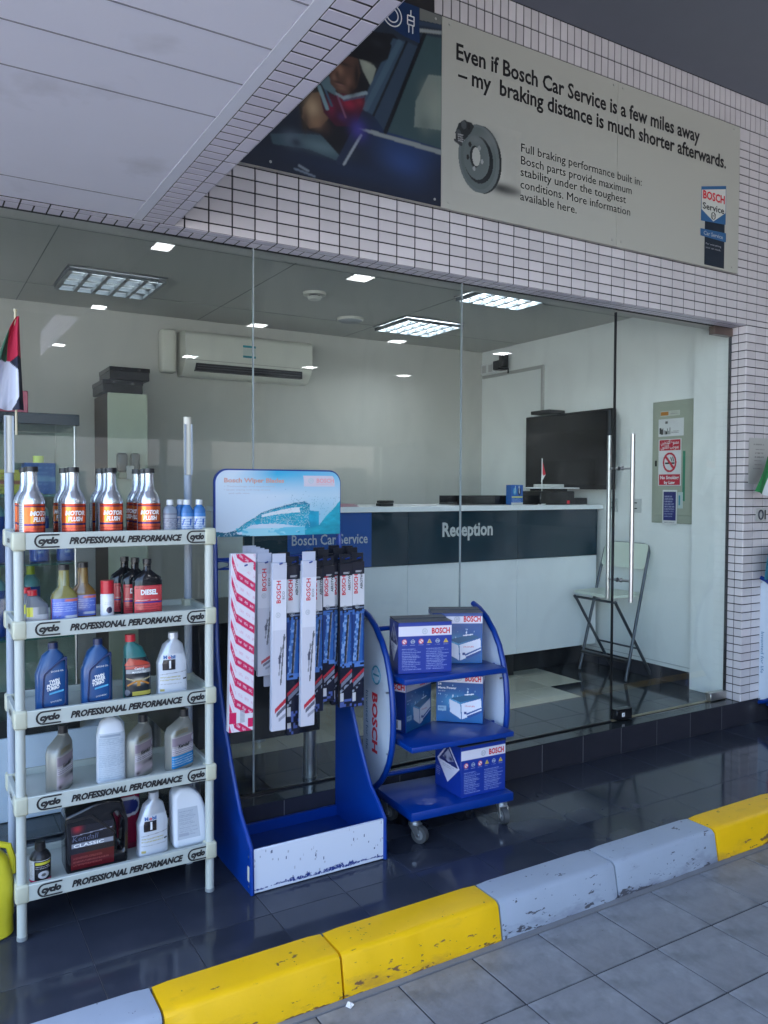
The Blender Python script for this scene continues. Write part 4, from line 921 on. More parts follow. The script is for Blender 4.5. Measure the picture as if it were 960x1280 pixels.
small_bottle('small grey bottle with white cap beside the silver bottles on the top shelf', .808, 2.86, ZR[0], mat('fluid_grey', (.20,.24,.30), .2), lb1, .025)
bf = mat('fluid_blue', (.04,.15,.38), .15)
small_bottle('small blue bottle with white cap, left of three on the top shelf', .858, 2.90, ZR[0], bf, lb2, .021); small_bottle('small blue bottle with white cap, middle of three on the top shelf', .868, 2.855, ZR[0], bf, lb2, .0215) ; small_bottle('small blue bottle with white cap at the right end of the top shelf', .914, 2.855, ZR[0], bf, lb2, .0225)
# second shelf
def amber(label, x, y, rz, c1, c2):
    t = bottle_root('treatment_bottle', label, 'bottle', x, y, ZR[1], rz, 'clear long neck bottles of amber fluid')
    L = Loft([(0,.038,.024,0),(.004,.043,.027,0),(.090,.043,.027,0),(.103,.036,.024,0),(.122,.0185,.0185,0),(.178,.0165,.0165,0)], 3)
    L.build('body', c1, t, 32); cap(t, 0, 0, .1782, .0185, .018, black_pl)
    MB().cyl((0,0,.126),(0,0,.176),.0190,.0170,20).build('neck_fill', c2, t)
    L.label('label', paint(40, 44, (.10,.16,.55), [('r',0,0,.04,1,(.5,.1,.1)), ('r',.96,0,1,1,(.5,.1,.1)), ('t',.08,.35,.9,.85,5,(.35,.45,.75)), ('r',.5,.86,.95,.97,(.6,.15,.12)), ('r',.5,.08,.9,.2,(.6,.62,.7)), ('t',.08,.06,.5,.22,2,(.05,.05,.2))]), .012, .084, t, .78)
am1 = mat('amber_fluid', (.30,.27,.07), .12, trans=.35, coat=.5); am2 = mat('amber_dark', (.24,.13,.03), .12, trans=.3, coat=.5); cl1 = mat('clear_neck', (.33,.36,.22), .1, trans=.3, coat=.5); cl2 = mat('amber_neck', (.36,.24,.07), .1, trans=.3, coat=.5)
amber('front clear long neck bottle with blue label and pale amber fluid on the second shelf', .448, 2.865, 0, am1, cl1); amber('rear clear long neck bottle with darker amber fluid on the second shelf', .520, 2.925, -.1, am2, cl2)
red_pl = mat('red_plastic', (.50,.015,.03), .3)
def greycan(label, x, y, z):
    t = bottle_root('oil_bottle', label, 'bottle', x, y, z); L = Loft([(0,.030,.022,0),(.004,.034,.024,0),(.068,.034,.024,0),(.096,.017,.018,-.012),(.099,.012,.012,-.014)], 3.2)
    L.build('body', mat('grey_plastic', (.13,.15,.18), .35), t, 24); cap(t, -.014, 0, .0992, .0155, .018, red_pl)
    L.label('label', paint(30, 34, (.40,.42,.45), [('r',0,.45,.38,1,(.62,.62,.05)), ('b',.65,.1,.3,.12,(.6,.25,.03),.95), ('r',0,0,.2,.2,(.7,.7,.7)), ('r',.5,.55,1,1,(.18,.2,.22))]), .006, .062, t, .8)
greycan('small grey oil bottle with red cap and yellow patch, left on second shelf', .362, 2.855, ZR[1]); greycan('small grey oil bottle with red cap half hidden behind the first one', .352, 2.935, ZR[1])
t = bottle_root('spray_can', 'small white spray can with red cap in the middle of the second shelf', 'spray can', .588, 2.86, ZR[1]); L = Loft([(0,.021,.021,0),(.003,.0225,.0225,0),(.086,.0225,.0225,0),(.090,.020,.020,0)]); L.build('body', mat('can_white', (.68,.70,.74), .3), t, 24); cap(t, 0, 0, .0902, .0222, .045, red_pl)
L.label('label', paint(36, 40, (.68,.70,.74), [('e',.55,.38,.16,.14,(.02,.02,.06)), ('t',.3,.6,.8,.75,2,(.35,.37,.42)), ('r',0,0,1,.06,(.3,.32,.4))]), .004, .084, t, .9)
def diesel(label, x, y, rz):
    t = bottle_root('diesel_bottle', label, 'bottle', x, y, ZR[1], rz, 'black flat bottles with red labels')
    L = Loft([(0,.046,.022,0),(.004,.051,.026,0),(.128,.051,.026,0),(.140,.046,.023,0),(.158,.020,.017,0),(.166,.0125,.0125,0),(.188,.0125,.0125,0)], 3)
    L.build('body', black_gl, t, 32); cap(t, 0, 0, .1882, .0155, .016, black_pl)
    L.label('label', paint(60, 60, (.52,.05,.06), [('t',.08,.86,.6,.96,1,(.1,.0,.0)), ('r',.02,.40,.98,.45,(.02,.02,.2)), ('t',.1,.46,.9,.53,1,(.6,.5,.5)), ('t',.08,.05,.92,.36,4,(.2,.02,.03)), ('r',0,.97,1,1,(.3,.02,.03))]), .008, .112, t, .72)
    L.text('DIESEL', .024, ink_w, t, 0, .080, bold=.05, xs=.83, off=.002)
diesel('front black flat bottle with red diesel label on the second shelf', .727, 2.865, 0); diesel('middle black flat bottle of the diesel row on the second shelf', .700, 2.93, .15); diesel('rear black flat bottle of the diesel row on the second shelf', .677, 2.99, .2)
# third shelf
def tallflat(t, w_, d_, h_, sh0, cx, nr, body, n=3, waist=0, shl=0):
    a = w_/2; b = d_/2
    secs = [(0,a*.93,b*.85,0),(.005,a,b,0),(h_*.35,a*(1-waist),b,0),(sh0,a,b,0),(sh0+.02,a*.88,b*.95,cx*.18),(h_-.040,(a*.5+nr*.5),(b+nr)/2,cx*.6),(h_-.024,nr,nr,cx),(h_-.019,nr,nr,cx)]
    L = Loft(secs, n); L.build('body', body, t, 36); return L
tb_ = mat('twin_blue', (.012,.07,.22), .28, coat=.2); tb_d = mat('twin_dark', (.006,.02,.09), .3)
def twin(label, x):
    t = bottle_root('engine_oil_bottle', label, 'bottle', x, 2.872, ZR[2], 0, 'blue engine oil bottles')
    L = tallflat(t, .104, .058, .225, .125, .005, .0145, tb_); cap(t, .005, 0, .2062, .0165, .020, tb_d)
    g_ = outline_mesh('raised_frame', [roundpoly([(-.036,.012),(.042,.012),(.045,.185),(.018,.165),(-.030,.125)], .012), roundpoly([(-.031,.017),(.037,.017),(.040,.172),(.016,.157),(-.025,.121)], .010)[::-1]], .006, .0012, tb_d, t, (0,-.0285,0))
    for k, (s__, zz) in enumerate((('TWIN', .096), ('POWER', .084), ('TURBO', .072))): L.text(s__, .0145, ink_w, t, .004-.002*k, zz, bold=.05, shear=.25, tilt=.22, xs=.85, off=.003)
    L.text('SYNTHETIC', .007, ink_w, t, .010, .030, tilt=.1, off=.003); L.text('ENGINE OIL', .0075, ink_w, t, .014, .131, tilt=.05, off=.003)
    q = MB(); pts = [(-.012,.055),(.034,.064),(.034,.070),(-.012,.061)]; q.poly([(x_, L.front(x_, z_, .003), z_) for x_, z_ in pts]); q.build('stripe', mat('sky_stripe', (.1,.4,.65), .4), t)
twin('dark blue engine oil bottle at the left of the third shelf', .408); twin('dark blue engine oil bottle second from left on the third shelf', .553)
t = bottle_root('oil_bottle', 'teal green oil bottle with red cap and black label on the third shelf', 'bottle', .690, 2.87, ZR[2])
L = tallflat(t, .094, .056, .225, .120, -.022, .0155, mat('teal_bottle', (.01,.13,.13), .3, coat=.2)); cap(t, -.022, 0, .2062, .0185, .024, red_pl)
L.label('label', paint(56, 80, (.012,.018,.025), [('p',[(.0,.80),(.3,1),(.75,.88),(1,.80)],(.45,.05,.03)), ('r',.1,.72,.9,.79,(.5,.1,.08)), ('r',.12,.60,.92,.70,(.3,.32,.33)), ('b',.5,.40,.10,.07,(.7,.68,.6),.95), ('l',(.2,.30),(.5,.40),.02,(.5,.2,.03)), ('l',(.8,.30),(.5,.40),.02,(.5,.2,.03)), ('l',(.15,.48),(.5,.42),.015,(.4,.35,.2)), ('l',(.88,.48),(.5,.42),.015,(.4,.35,.2)), ('l',(.5,.28),(.5,.4),.015,(.5,.25,.05)), ('r',.38,.03,.95,.13,(.5,.42,.08)), ('e',.17,.12,.13,.08,(.12,.13,.16))]), .012, .150, t, .80)
L.text('Castrol', .011, ink_w, t, .002, .108, bold=.03, off=.002); L.text('MAGNATEC', .009, ink_w, t, .002, .096, bold=.02, off=.002)
mob = mat('mobil_silver', (.48,.51,.56), .28, metal=.35)
def mobil(label, x, z, capm, rz=0):
    t = bottle_root('oil_bottle', label, 'bottle', x, 2.872, z, rz, 'silver oil bottles with a number one')
    L = tallflat(t, .110, .060, .222, .118, .006, .0155, mob, waist=.03); cap(t, .006, 0, .2032, .0185, .021, capm)
    L.label('label', paint(64, 84, (.55,.58,.63), [('r',.22,.60,.52,.86,(.01,.01,.015)), ('t',.1,.38,.9,.44,1,(.35,.30,.08)), ('t',.1,.30,.75,.37,1,(.4,.34,.1)), ('r',.72,.32,.92,.35,(.02,.02,.02)), ('t',.1,.20,.9,.27,1,(.3,.3,.3)), ('r',.1,.05,.3,.12,(.45,.38,.15)), ('l',(.1,.48),(.9,.54),.008,(.3,.3,.3))]), .010, .150, t, .74)
    L.text('M', .017, ink_b, t, -.030, .134, bold=.04, off=.002); L.text('o', .017, ink_r, t, -.016, .134, bold=.04, off=.002); L.text('bil', .017, ink_b, t, -.002, .134, bold=.04, off=.002)
    L.text('1', .036, ink_w, t, -.014, .101, bold=.05, off=.0022)
mobil('silver oil bottle with a black number one square at the right of the third shelf', .815, ZR[2], mob)
mobil('silver number one oil bottle on the lowest shelf between black and white jugs', .742, ZR[4], mob, .1)
# fourth shelf
ken = mat('kendall_grey', (.27,.27,.24), .35, metal=.3)
def kendall(label, x, y, rz, lab2=False):
    t = bottle_root('oil_bottle', label, 'bottle', x, y, ZR[3], rz, 'grey gold oil bottles with black caps')
    L = tallflat(t, .108, .058, .206, .135, .026, .0145, ken, 4.5); cap(t, .026, 0, .1872, .0165, .026, black_pl)
    ops = [('r',.05,.70,.95,.96,(.25,.2,.24)), ('e',.78,.84,.13,.10,(.5,.48,.5)), ('r',.05,.44,.95,.64,(.50,.47,.50)), ('t',.06,.45,.94,.63,3,(.12,.08,.12))]
    ops += ([('r',.0,.0,1,.40,(.02,.20,.45)), ('t',.05,.05,.95,.35,4,(.4,.5,.6))] if lab2 else [('b',.3,.25,.2,.1,(.55,.42,.5),.9), ('b',.7,.12,.2,.07,(.6,.48,.55),.9), ('b',.6,.34,.12,.06,(.02,.02,.03),.9), ('b',.2,.08,.14,.06,(.05,.03,.04),.9)])
    L.label('label', paint(60, 90, (.36,.33,.33), ops), .014, .128, t, .80)
    L.text('Kendall', .018, ink, t, -.006, .086, bold=.03, shear=.15, off=.002)
    for k in range(3): MB().tube([(-.044, -.0295, .136+.006*k), (-.01, -.0300, .139+.006*k), (.015, -.0298, .138+.006*k)], .0012, 5).build('moulded_line', mat('gold_line', (.35,.28,.12), .3, metal=.6), t)
kendall('grey oil bottle turned sideways with black cap at the left of the fourth shelf', .432, 2.885, .95); kendall('grey oil bottle with black cap right of the white one on the fourth shelf', .700, 2.885, .75); kendall('grey oil bottle with white and blue label at the right of the fourth shelf', .845, 2.885, .5, True)
wb = mat('white_bottle', (.66,.69,.74), .35)
t = bottle_root('oil_bottle', 'white rounded oil bottle seen from its printed back on the fourth shelf', 'bottle', .600, 2.875, ZR[3])
L = Loft([(0,.044,.028,0),(.005,.049,.031,0),(.165,.048,.031,0),(.190,.044,.030,0),(.212,.036,.026,0),(.226,.018,.018,0),(.232,.008,.008,0)], 3); L.build('body', wb, t, 32)
L.label('label', paint(50, 80, (.48,.54,.60), [('t',.06,.04,.94,.90,22,(.30,.36,.44)), ('r',.1,.92,.7,.97,(.3,.35,.42))]), .014, .178, t, .70)
cap(t, 0, 0, .232, .012, .006, wb)
# lowest shelf
t = bottle_root('brake_fluid_bottle', 'small black and white round bottle at the left of the lowest shelf', 'bottle', .366, 2.862, ZR[4])
L = Loft([(0,.031,.031,0),(.003,.0335,.0335,0),(.082,.0335,.0335,0),(.096,.026,.026,0),(.104,.016,.016,0),(.108,.0155,.0155,0)]); L.build('body', black_pl, t, 28); cap(t, 0, 0, .1082, .0175, .024, black_pl)
L.label('label', paint(60, 60, (.62,.62,.64), [('r',.28,.08,.85,.98,(.015,.015,.018)), ('r',.32,.80,.8,.93,(.6,.55,.05)), ('t',.32,.6,.8,.76,2,(.55,.5,.5)), ('e',.56,.33,.17,.17,(.5,.5,.52)), ('e',.56,.33,.07,.07,(.1,.1,.1)), ('r',0,0,1,.10,(.6,.04,.12)), ('t',.02,.2,.24,.9,10,(.3,.3,.3))]), .006, .078, t, 1.0)
t = bottle_root('oil_jug', 'big black oil jug with handle and dark red label on the lowest shelf', 'jug', .548, 2.895, ZR[4])
O1 = roundpoly([(-.103,.0),(.103,.0),(.105,.150),(.085,.228),(.035,.240),(-.02,.232),(-.060,.218),(-.105,.205)], .016); O2 = roundpoly([(.068,.05),(.088,.05),(.090,.150),(.070,.190),(.052,.185),(.066,.14)], .008)
q = outline_mesh('body', [O1, O2[::-1]], .105, .012, black_gl, t)
# diagonal moulding and label
outline_mesh('moulding', [roundpoly([(-.100,.190),(-.02,.195),(.060,.120),(.060,.112),(-.024,.186),(-.100,.180)], .003)], .006, .001, black_pl, t, (0,-.0535,0))
cj_ = paint(90, 80, (.012,.013,.022), [('r',0,0,1,.36,(.09,.008,.012)), ('t',.05,.06,.9,.30,3,(.25,.05,.05)), ('r',.02,.50,.98,.60,(.25,.26,.3)), ('l',(.03,.78),(.95,.83),.008,(.3,.3,.35)), ('b',.15,.93,.10,.08,(.35,.02,.03),.95), ('n',.1)])
patch('label', cj_, lambda U, V: (-.088+.142*U-.0*V, -.0537, .015+.150*V), t, pr_l)
text('Kendall', .03, mat('jug_print', (.10,.11,.17), .4), t, (-.085, -.0545, .112), fit=.085, h=.018, align='LEFT', shear=.15); text('CLASSIC', .02, ink_w, t, (-.08, -.0545, .092), fit=.10, h=.010, align='LEFT', bold=.03)
t = bottle_root('oil_bottle', 'black oil bottle with red and white round emblem behind the black jug', 'bottle', .675, 3.00, ZR[4]); L = Loft([(0,.05,.05,0),(.21,.05,.05,0),(.235,.02,.02,0)], 3); L.build('body', mat('dark_red', (.15,.01,.03), .3), t); L.label('label', paint(40, 50, (.22,.012,.04), [('e',.5,.75,.35,.2,(.55,.55,.6)), ('e',.5,.75,.26,.14,(.02,.03,.15))]), .02, .2, t, .9)
t = bottle_root('oil_jug', 'white curved oil jug seen from its printed back at the right of the lowest shelf', 'jug', .878, 2.885, ZR[4])
outline_mesh('body', [roundpoly([(-.060,.0),(.066,.0),(.068,.06),(.060,.130),(.040,.185),(.005,.218),(-.040,.222),(-.064,.200),(-.064,.10)], .016, 6)], .075, .014, wb, t)
patch('label', paint(50, 60, (.46,.50,.56), [('t',.06,.1,.94,.92,14,(.28,.32,.4)), ('r',.08,.1,.5,.2,(.35,.38,.45))]), lambda U, V: (-.050+.085*U-.012*V*U, -.0382, .035+.115*V), t, pr_l)
# yellow jug on the floor
t = T('coolant_jug', 'yellow plastic jug standing on the floor left of the rack', 'jug', (.205, 2.90, P+.001))
ym = mat('yellow_jug', (.66,.58,.03), .4); L = Loft([(0,.072,.06,0),(.008,.080,.068,0),(.06,.079,.067,0),(.068,.082,.070,0),(.19,.080,.068,0),(.25,.066,.056,0),(.29,.034,.034,0),(.30,.025,.025,0),(.31,.025,.025,0)], 2.8); L.build('body', ym, t, 32); cap(t, 0, 0, .3102, .03, .02, ym)
MB().tube([(.03,0,.30),(.068,0,.285),(.080,0,.24),(.080,0,.19)], .011, 8).build('handle', ym, t)

# ================================================================ WIPER DISPLAY
WX, WY = 1.34, 2.92
wd = T('wiper_display', 'blue steel wiper blade display stand with sea wave header board', 'display stand', (WX, WY, P)); O = off(WX, WY, P)
prof = [(3.122,P+.002),(2.703,P+.002),(2.708,.30),(2.745,.335),(2.818,.392),(2.86,.455),(2.925,.560),(2.99,.690),(3.045,.82),(3.075,.95),(3.088,1.12),(3.094,1.30),(3.102,1.43),(3.122,1.43)]
for x in (1.052, 1.616):
    q = MB(); fr_ = prof[1:-1]
    for xx in (x, x+.012):
        a_ = [q.bm.verts.new((xx, y, z)) for y, z in fr_]; b2 = [q.bm.verts.new((xx, 3.122, z)) for y, z in fr_]
        for k in range(len(fr_)-1): q.bm.faces.new((a_[k], a_[k+1], b2[k+1], b2[k]))
    vv = list(q.bm.verts); n_ = len(fr_)
    for o1, o2 in ((0, 2*n_), (n_, 3*n_)):
        for k in range(n_-1): q.bm.faces.new((vv[o1+k], vv[o1+k+1], vv[o2+k+1], vv[o2+k]))
    q.bm.faces.new((vv[n_-1], vv[2*n_-1], vv[4*n_-1], vv[3*n_-1])); q.bm.faces.new((vv[0], vv[n_], vv[3*n_], vv[2*n_])); sp_ = q.build('side_panel', blue_mt, wd, smooth=False, **O)
    e_ = MB(); e_.tube([(x+.006, y-.003, z) for y, z in prof[1:-1]], .0085, 8); e_.build('edge_tube', blue_mt, sp_)
    for z in (.16, .27): MB().cyl((x+(0 if x < 1.3 else .012)-.001, 2.72, z), (x+(0 if x < 1.3 else .012)+.001, 2.72, z), .005, n=8).build('screw', steel, sp_)
bx('cap_oval', mat('pale_sticker', (.62,.6,.5), .5), 1.0505, 1.0518, 2.711, 2.728, .18, .235, wd, **O)
scr = mat('scratched_white', (.66,.70,.80), .45, var=.06, dirt=(.25,.30,.45), dscale=34, dlo=.70, dhi=.73)
fp = bx('front_panel', scr, 1.064, 1.616, 2.702, 2.712, P+.003, .298, wd, .0015, **O)
# paint loss along the bottom edge
NB = 300; cc = paint(NB, 70, (.66,.70,.80), []); zz_ = np.linspace(0, 1, 70)[:, None]; uu = np.linspace(0, 1, NB)[None, :]
nz = np.interp(uu, np.linspace(0, 1, 80), rng.random(80))*.8+np.interp(uu, np.linspace(0, 1, 24), rng.random(24))*.8
env = np.exp(-((uu-.62)/.22)**2)*.20+np.exp(-((uu-.3)/.12)**2)*.10+.01
nz2 = rng.random((70, NB)); mk = (zz_-.07 < env*(nz-.35)) & (zz_ > .05*nz) & (nz2 > .12) & (zz_ > .04) & (np.abs(zz_-.10-.06*np.sin(uu*9)) < .09); cc[mk] = (.006,.03,.20)
for _ in range(46):
    a, b = rng.random(), rng.random(); mm = (np.abs(uu-a) < .004*rng.random()+.0015) & (np.abs(zz_-b) < .012+.03*rng.random()); cc[mm] = (.42,.44,.52) if rng.random() < .6 else (.05,.07,.16)
patch('worn_paint', cc, flat(1.066, 1.614, P+.006, .296, 2.7014), fp, print_mat('worn_print', .45))
bx('tray_floor', blue_dk, 1.065, 1.615, 2.7125, 3.10, .165, .172, wd, **O); bx('back_ledge', blue_mt, 1.065, 1.615, 3.102, 3.118, P+.002, .215, wd, .001, **O)
tb2 = bx('cross_rail', blue_mt, 1.065, 1.615, 3.098, 3.108, 1.318, 1.334, wd, .001, **O); bx('cross_rail', blue_mt, 1.065, 1.615, 3.098, 3.108, 1.285, 1.293, wd, .001, **O)
hp = roundpoly([(1.050,1.418),(1.622,1.418),(1.622,1.69),(1.050,1.69)], .002)
def rr_top(x0, x1, z0, z1, r, n=8):
    P_ = [(x0, z0), (x1, z0)]
    P_ += [(x1-r+r*math.cos(a), z1-r+r*math.sin(a)) for a in [PI/2*k/n for k in range(n+1)]]; P_ += [(x0+r-r*math.sin(a), z1-r+r*math.cos(a)) for a in [PI/2*k/n for k in range(n+1)]]; return P_
hx0, hx1, hz0, hz1 = 1.056, 1.618, 1.420, 1.690
q = MB(); q.prism([(x, 3.088, z) for x, z in rr_top(hx0-.006, hx1+.003, hz0, hz1+.006, .055)], (0,.014,0)); hb_ = q.build('header_board', blue_mt, wd, smooth=False, **O)
def wave(U, V, C):
    A = (hx1-hx0)/(hz1-hz0); r = .052/(hx1-hx0)
    sky = np.array((.62,.72,.82)); cy = np.array((.02,.40,.66)); te = np.array((.003,.12,.20)); wh = np.array((.78,.84,.88))
    t_ = np.clip((V-.62)/.32, 0, 1)*np.clip((U-.12)/.35, 0, 1)*np.clip(1.2-U*.5, 0, 1)
    C = sky+(cy-sky)*t_[..., None]
    g = np.exp(-(((U-.85)/.28)**2+((V-.25)/.42)**2))[..., None]; C = C*(1-g*.55)+np.array((.04,.42,.60))*g*.55
    z = np.zeros(U.shape)
    for f_, am in ((7,.5),(17,.3),(37,.2)):
        gr = rng.random((f_+2, f_+2)); a = (U*f_).astype(int); b = (V*f_).astype(int); fx = U*f_-a; fy = V*f_-b
        z += am*((gr[b,a]*(1-fx)+gr[b,a+1]*fx)*(1-fy)+(gr[b+1,a]*(1-fx)+gr[b+1,a+1]*fx)*fy)
    # crest: back of the wave rises from lower left to the tip
    up = .02+.16*np.clip((U-.08)/.2,0,1)**1.2+.55*np.clip((U-.18)/.52,0,1)**.72*np.clip((.80-U)/.06,0,1)**.15
    top = np.where(U < .74, np.interp(U, [0,.15,.22,.35,.5,.62,.70,.745], [.02,.09,.20,.36,.45,.505,.52,.47]), 0)
    bot = np.interp(U, [0,.10,.16,.28,.42,.55,.66,.745,.80], [-.05,-.02,.05,.17,.185,.165,.14,.13,.12])
    inw = (V < top+(z-.5)*.03) & (V > bot+(z-.5)*.02) & (U < .745)
    fr = np.clip((V-bot)/np.maximum(.01, top-bot), 0, 1)
    wc = te*(1-fr[..., None]*.35)+np.array((.02,.42,.55))*(.35+.5*z)[..., None]
    C[inw] = wc[inw]
    band = inw & (fr > .58) & (fr < .80) & (U > .3) & (z > .40); C[band] = wh*.92
    edge = inw & (fr > .9); C[edge] = te*1.6
    rt = (U >= .70) & (V < .34-.5*(U-.70)+.15*(z)) & (V > .10+(z-.5)*.1) & (U < .82); C[rt] = (te*1.5+np.array((.02,.3,.4))*z[..., None])[rt]
    lw = (V < .26*np.clip((U-.55)/.45,0,1)+.30*np.clip((U-.82)/.2,0,1)+.06*(z-.5)); C[lw] = (np.array((.02,.36,.48))*(.5+z)[..., None])[lw]
    lw2 = (V < .12) & (U > .2) & (U < .6); C[lw2 & (z > .5)] = np.array((.35,.68,.78)); C[(V < .13) & (U > .15) & (U < .7) & (z <= .5) & ~inw] = (.14,.55,.70)
    dk_ = (V < .075-.28*(U-.02)) | ((V < .09) & (U < .16) & (V < .02+.5*U)); C[dk_] = te
    sp = (rng.random(U.shape) < .045*np.exp(-(((U-.68)/.16)**2+((V-.52)/.12)**2))+.02*(U > .75)*(V < .6)); C[sp] = (.02,.22,.32)
    sp = (rng.random(U.shape) < .12) & inw; C[sp] = wh*.8
    return C
nu, nv = 230, 124
C_ = paint(nu, nv, (.6,.7,.8), [('f', wave), ('r',.69,.76,.955,.93,(.66,.60,.68))])
# the print follows the rounded board: rows shrink at the top corners
def hmap(U, V):
    z = hz0+(hz1-hz0)*V; r = .052; dz = np.maximum(0, z-(hz1-r)); ins = r-np.sqrt(np.maximum(0, r*r-dz*dz)); x0 = hx0+ins; x1 = hx1-ins
    return x0+(x1-x0)*U, 3.0872, z
patch('wave_print', C_, hmap, hb_)
def ht(s, x0, x1, z, h_, m_, **k): return text(s, .1, m_, hb_, (x0, 3.0862, z), fit=x1-x0, h=h_, align='LEFT', **k)
ht('Bosch Wiper Blades', 1.090, 1.352, 1.641, .017, ink_or, bold=.03)
fi = mat('faint_ink', (.50,.47,.52), .5)
ht('• Technology and experience', 1.09, 1.31, 1.622, .006, fi); ht('• Quiet wiping with long service', 1.09, 1.29, 1.608, .006, fi); ht('and safe view', 1.11, 1.20, 1.594, .006, fi)
ht('BOSCH', 1.503, 1.586, 1.642, .017, ink_pk, bold=.03); ht('Invented for life', 1.503, 1.583, 1.634, .0045, ink_pk); ring_icon(1.478, 1.650, .011, mat('pale_cyan_ink', (.45,.62,.66), .5), hb_, 3.0862)
# hooks
hooks = []
for x, y1 in ((1.07,2.79),(1.18,2.86),(1.21,2.79),(1.285,2.83),(1.335,2.79),(1.42,2.87),(1.455,2.87),(1.525,2.9),(1.54,2.87),(1.595,2.87)):
    MB().tube([(x, 3.097, 1.326), (x, y1+.02, 1.327), (x, y1-.012, 1.335)], .0032, 6).tube([(x, 3.097, 1.29), (x+.008, 3.0, 1.31), (x, 2.97, 1.3262)], .0025, 5).build('hook', blue_mt, wd, **O)

# ---------------- wiper packs
VERT = Matrix(((0,-1,0),(0,0,-1),(1,0,0))).to_euler()      # reads upwards, faces -Y : columns (0,0,1),(-1,0,0),(0,-1,0)
trans_p = mat('pack_plastic', (.52,.54,.64), .25, coat=.3); pack_k = mat('pack_black', (.012,.014,.022), .3); pack_w = mat('pack_white', (.66,.65,.72), .35)
def blade(n, col=(.06,.06,.08), u0=.35, u1=.8, v0=.30, v1=.68):
    r = []
    r.append(('l',(u1,v1),(u0+.2,v0+.02),.05,(.16,.16,.18)));  r.append(('l',(u1-.05,v1-.01),(u0+.05,v0+.16),.035,col)); r.append(('l',(u0,v0+.20),(u0+.22,v0),.04,col)); r.append(('l',(u0+.12,v0+.24),(u0+.35,v0+.10),.03,(.3,.3,.33))); return r
# prints use an aspect corrected width so strokes stay thin
def art_eco():
    C = paint(26, 240, (.60,.59,.66), [('r',0,.60,1,.90,(.70,.69,.75)), ('r',0,.90,1,1,(.55,.55,.63))])
    V = np.linspace(0, 1, 240)[:, None]; U = np.linspace(0, 1, 26)[None, :]
    for c0, c1, w_, col in (((.86,.575),(.62,.27),.10,(.12,.12,.13)), ((.62,.50),(.50,.33),.07,(.18,.18,.2)), ((.95,.56),(.55,.44),.05,(.10,.10,.12)), ((.45,.43),(.75,.50),.07,(.22,.22,.25)), ((.58,.45),(.52,.40),.16,(.06,.06,.1))):
        t_ = np.clip((V-c1[1])/(c0[1]-c1[1]), 0, 1); m_ = (np.abs(U-(c1[0]+(c0[0]-c1[0])*t_)) < w_/2) & (V < max(c0[1],c1[1])) & (V > min(c0[1],c1[1])); C[m_] = col
    m_ = (np.abs(V-(.10+.075*U)) < .014) & (U > .2); C[m_] = (.50,.03,.05); m_ = (np.abs(V-(.065+.075*U)) < .012) & (U > .35); C[m_] = (.12,.12,.16); m_ = (np.abs(V-(.03+.06*U)) < .010) & (U > .5); C[m_] = (.3,.3,.36)
    return C
def art_aero(seed):
    r_ = np.random.default_rng(seed); C = np.empty((240, 26, 3)); V = np.linspace(0, 1, 240)[:, None]; U = np.linspace(0, 1, 26)[None, :]; C[:] = (.012,.014,.03)
    Vb = np.broadcast_to(V, (240, 26)); Ub = np.broadcast_to(U, (240, 26))
    C[(Vb > .70) & (Vb < .915)] = (.66,.66,.70)
    nz_ = r_.random((60, 7)); nz_ = nz_[(Vb*59).astype(int), (Ub*6).astype(int)]
    mid = (Vb > .30) & (Vb < .655)
    C[mid] = (.015,.05,.20)
    glow = mid & (np.abs(Ub-(.72-.3*np.abs(Vb-.48)/.18*.2)) < .16+.05*nz_); C[glow] = (.03,.12,.38)
    sp = mid & (np.abs(Ub-(.22+.25*np.maximum(0,(Vb-.30)/.35)**1.5)) < .13+.08*(nz_-.5)); C[sp] = (.06,.18,.46); C[sp & (nz_ > .6)] = (.24,.38,.66)
    C[mid & (np.abs(Ub-(.42+.28*((Vb-.30)/.35))) < .09)] = (.03,.03,.04); C[mid & (np.abs(Ub-(.50+.28*((Vb-.30)/.35))) < .03)] = (.22,.24,.30)
    C[(Vb > .275) & (Vb < .31) & (nz_ > .35)] = (.10,.22,.55); C[(Vb > .64) & (Vb < .67) & (nz_ > .5)] = (.06,.16,.45)
    d_ = Vb-(.165+.075*Ub); C[(d_ > 0) & (d_ < .022)] = (.45,.03,.05); C[(d_ > -.035) & (d_ < -.005) & (Ub > .1)] = (.20,.22,.28); C[(d_ > -.07) & (d_ < -.05) & (nz_ > .5)] = (.3,.33,.4)
    C[(Vb < .07) & (nz_ > .62)] = (.08,.12,.35); C[(Vb > .04) & (Vb < .10) & (Ub > .0) & (Ub < .3)] = (.6,.6,.62)
    C[(Vb > .95)] = (.02,.02,.03); C[(Vb > .925) & (Vb < .94) & (Ub > .25) & (Ub < .8)] = (.4,.4,.42); C[(Vb > .68) & (Vb < .69) & (Ub > .3)] = (.2,.25,.35)
    return C
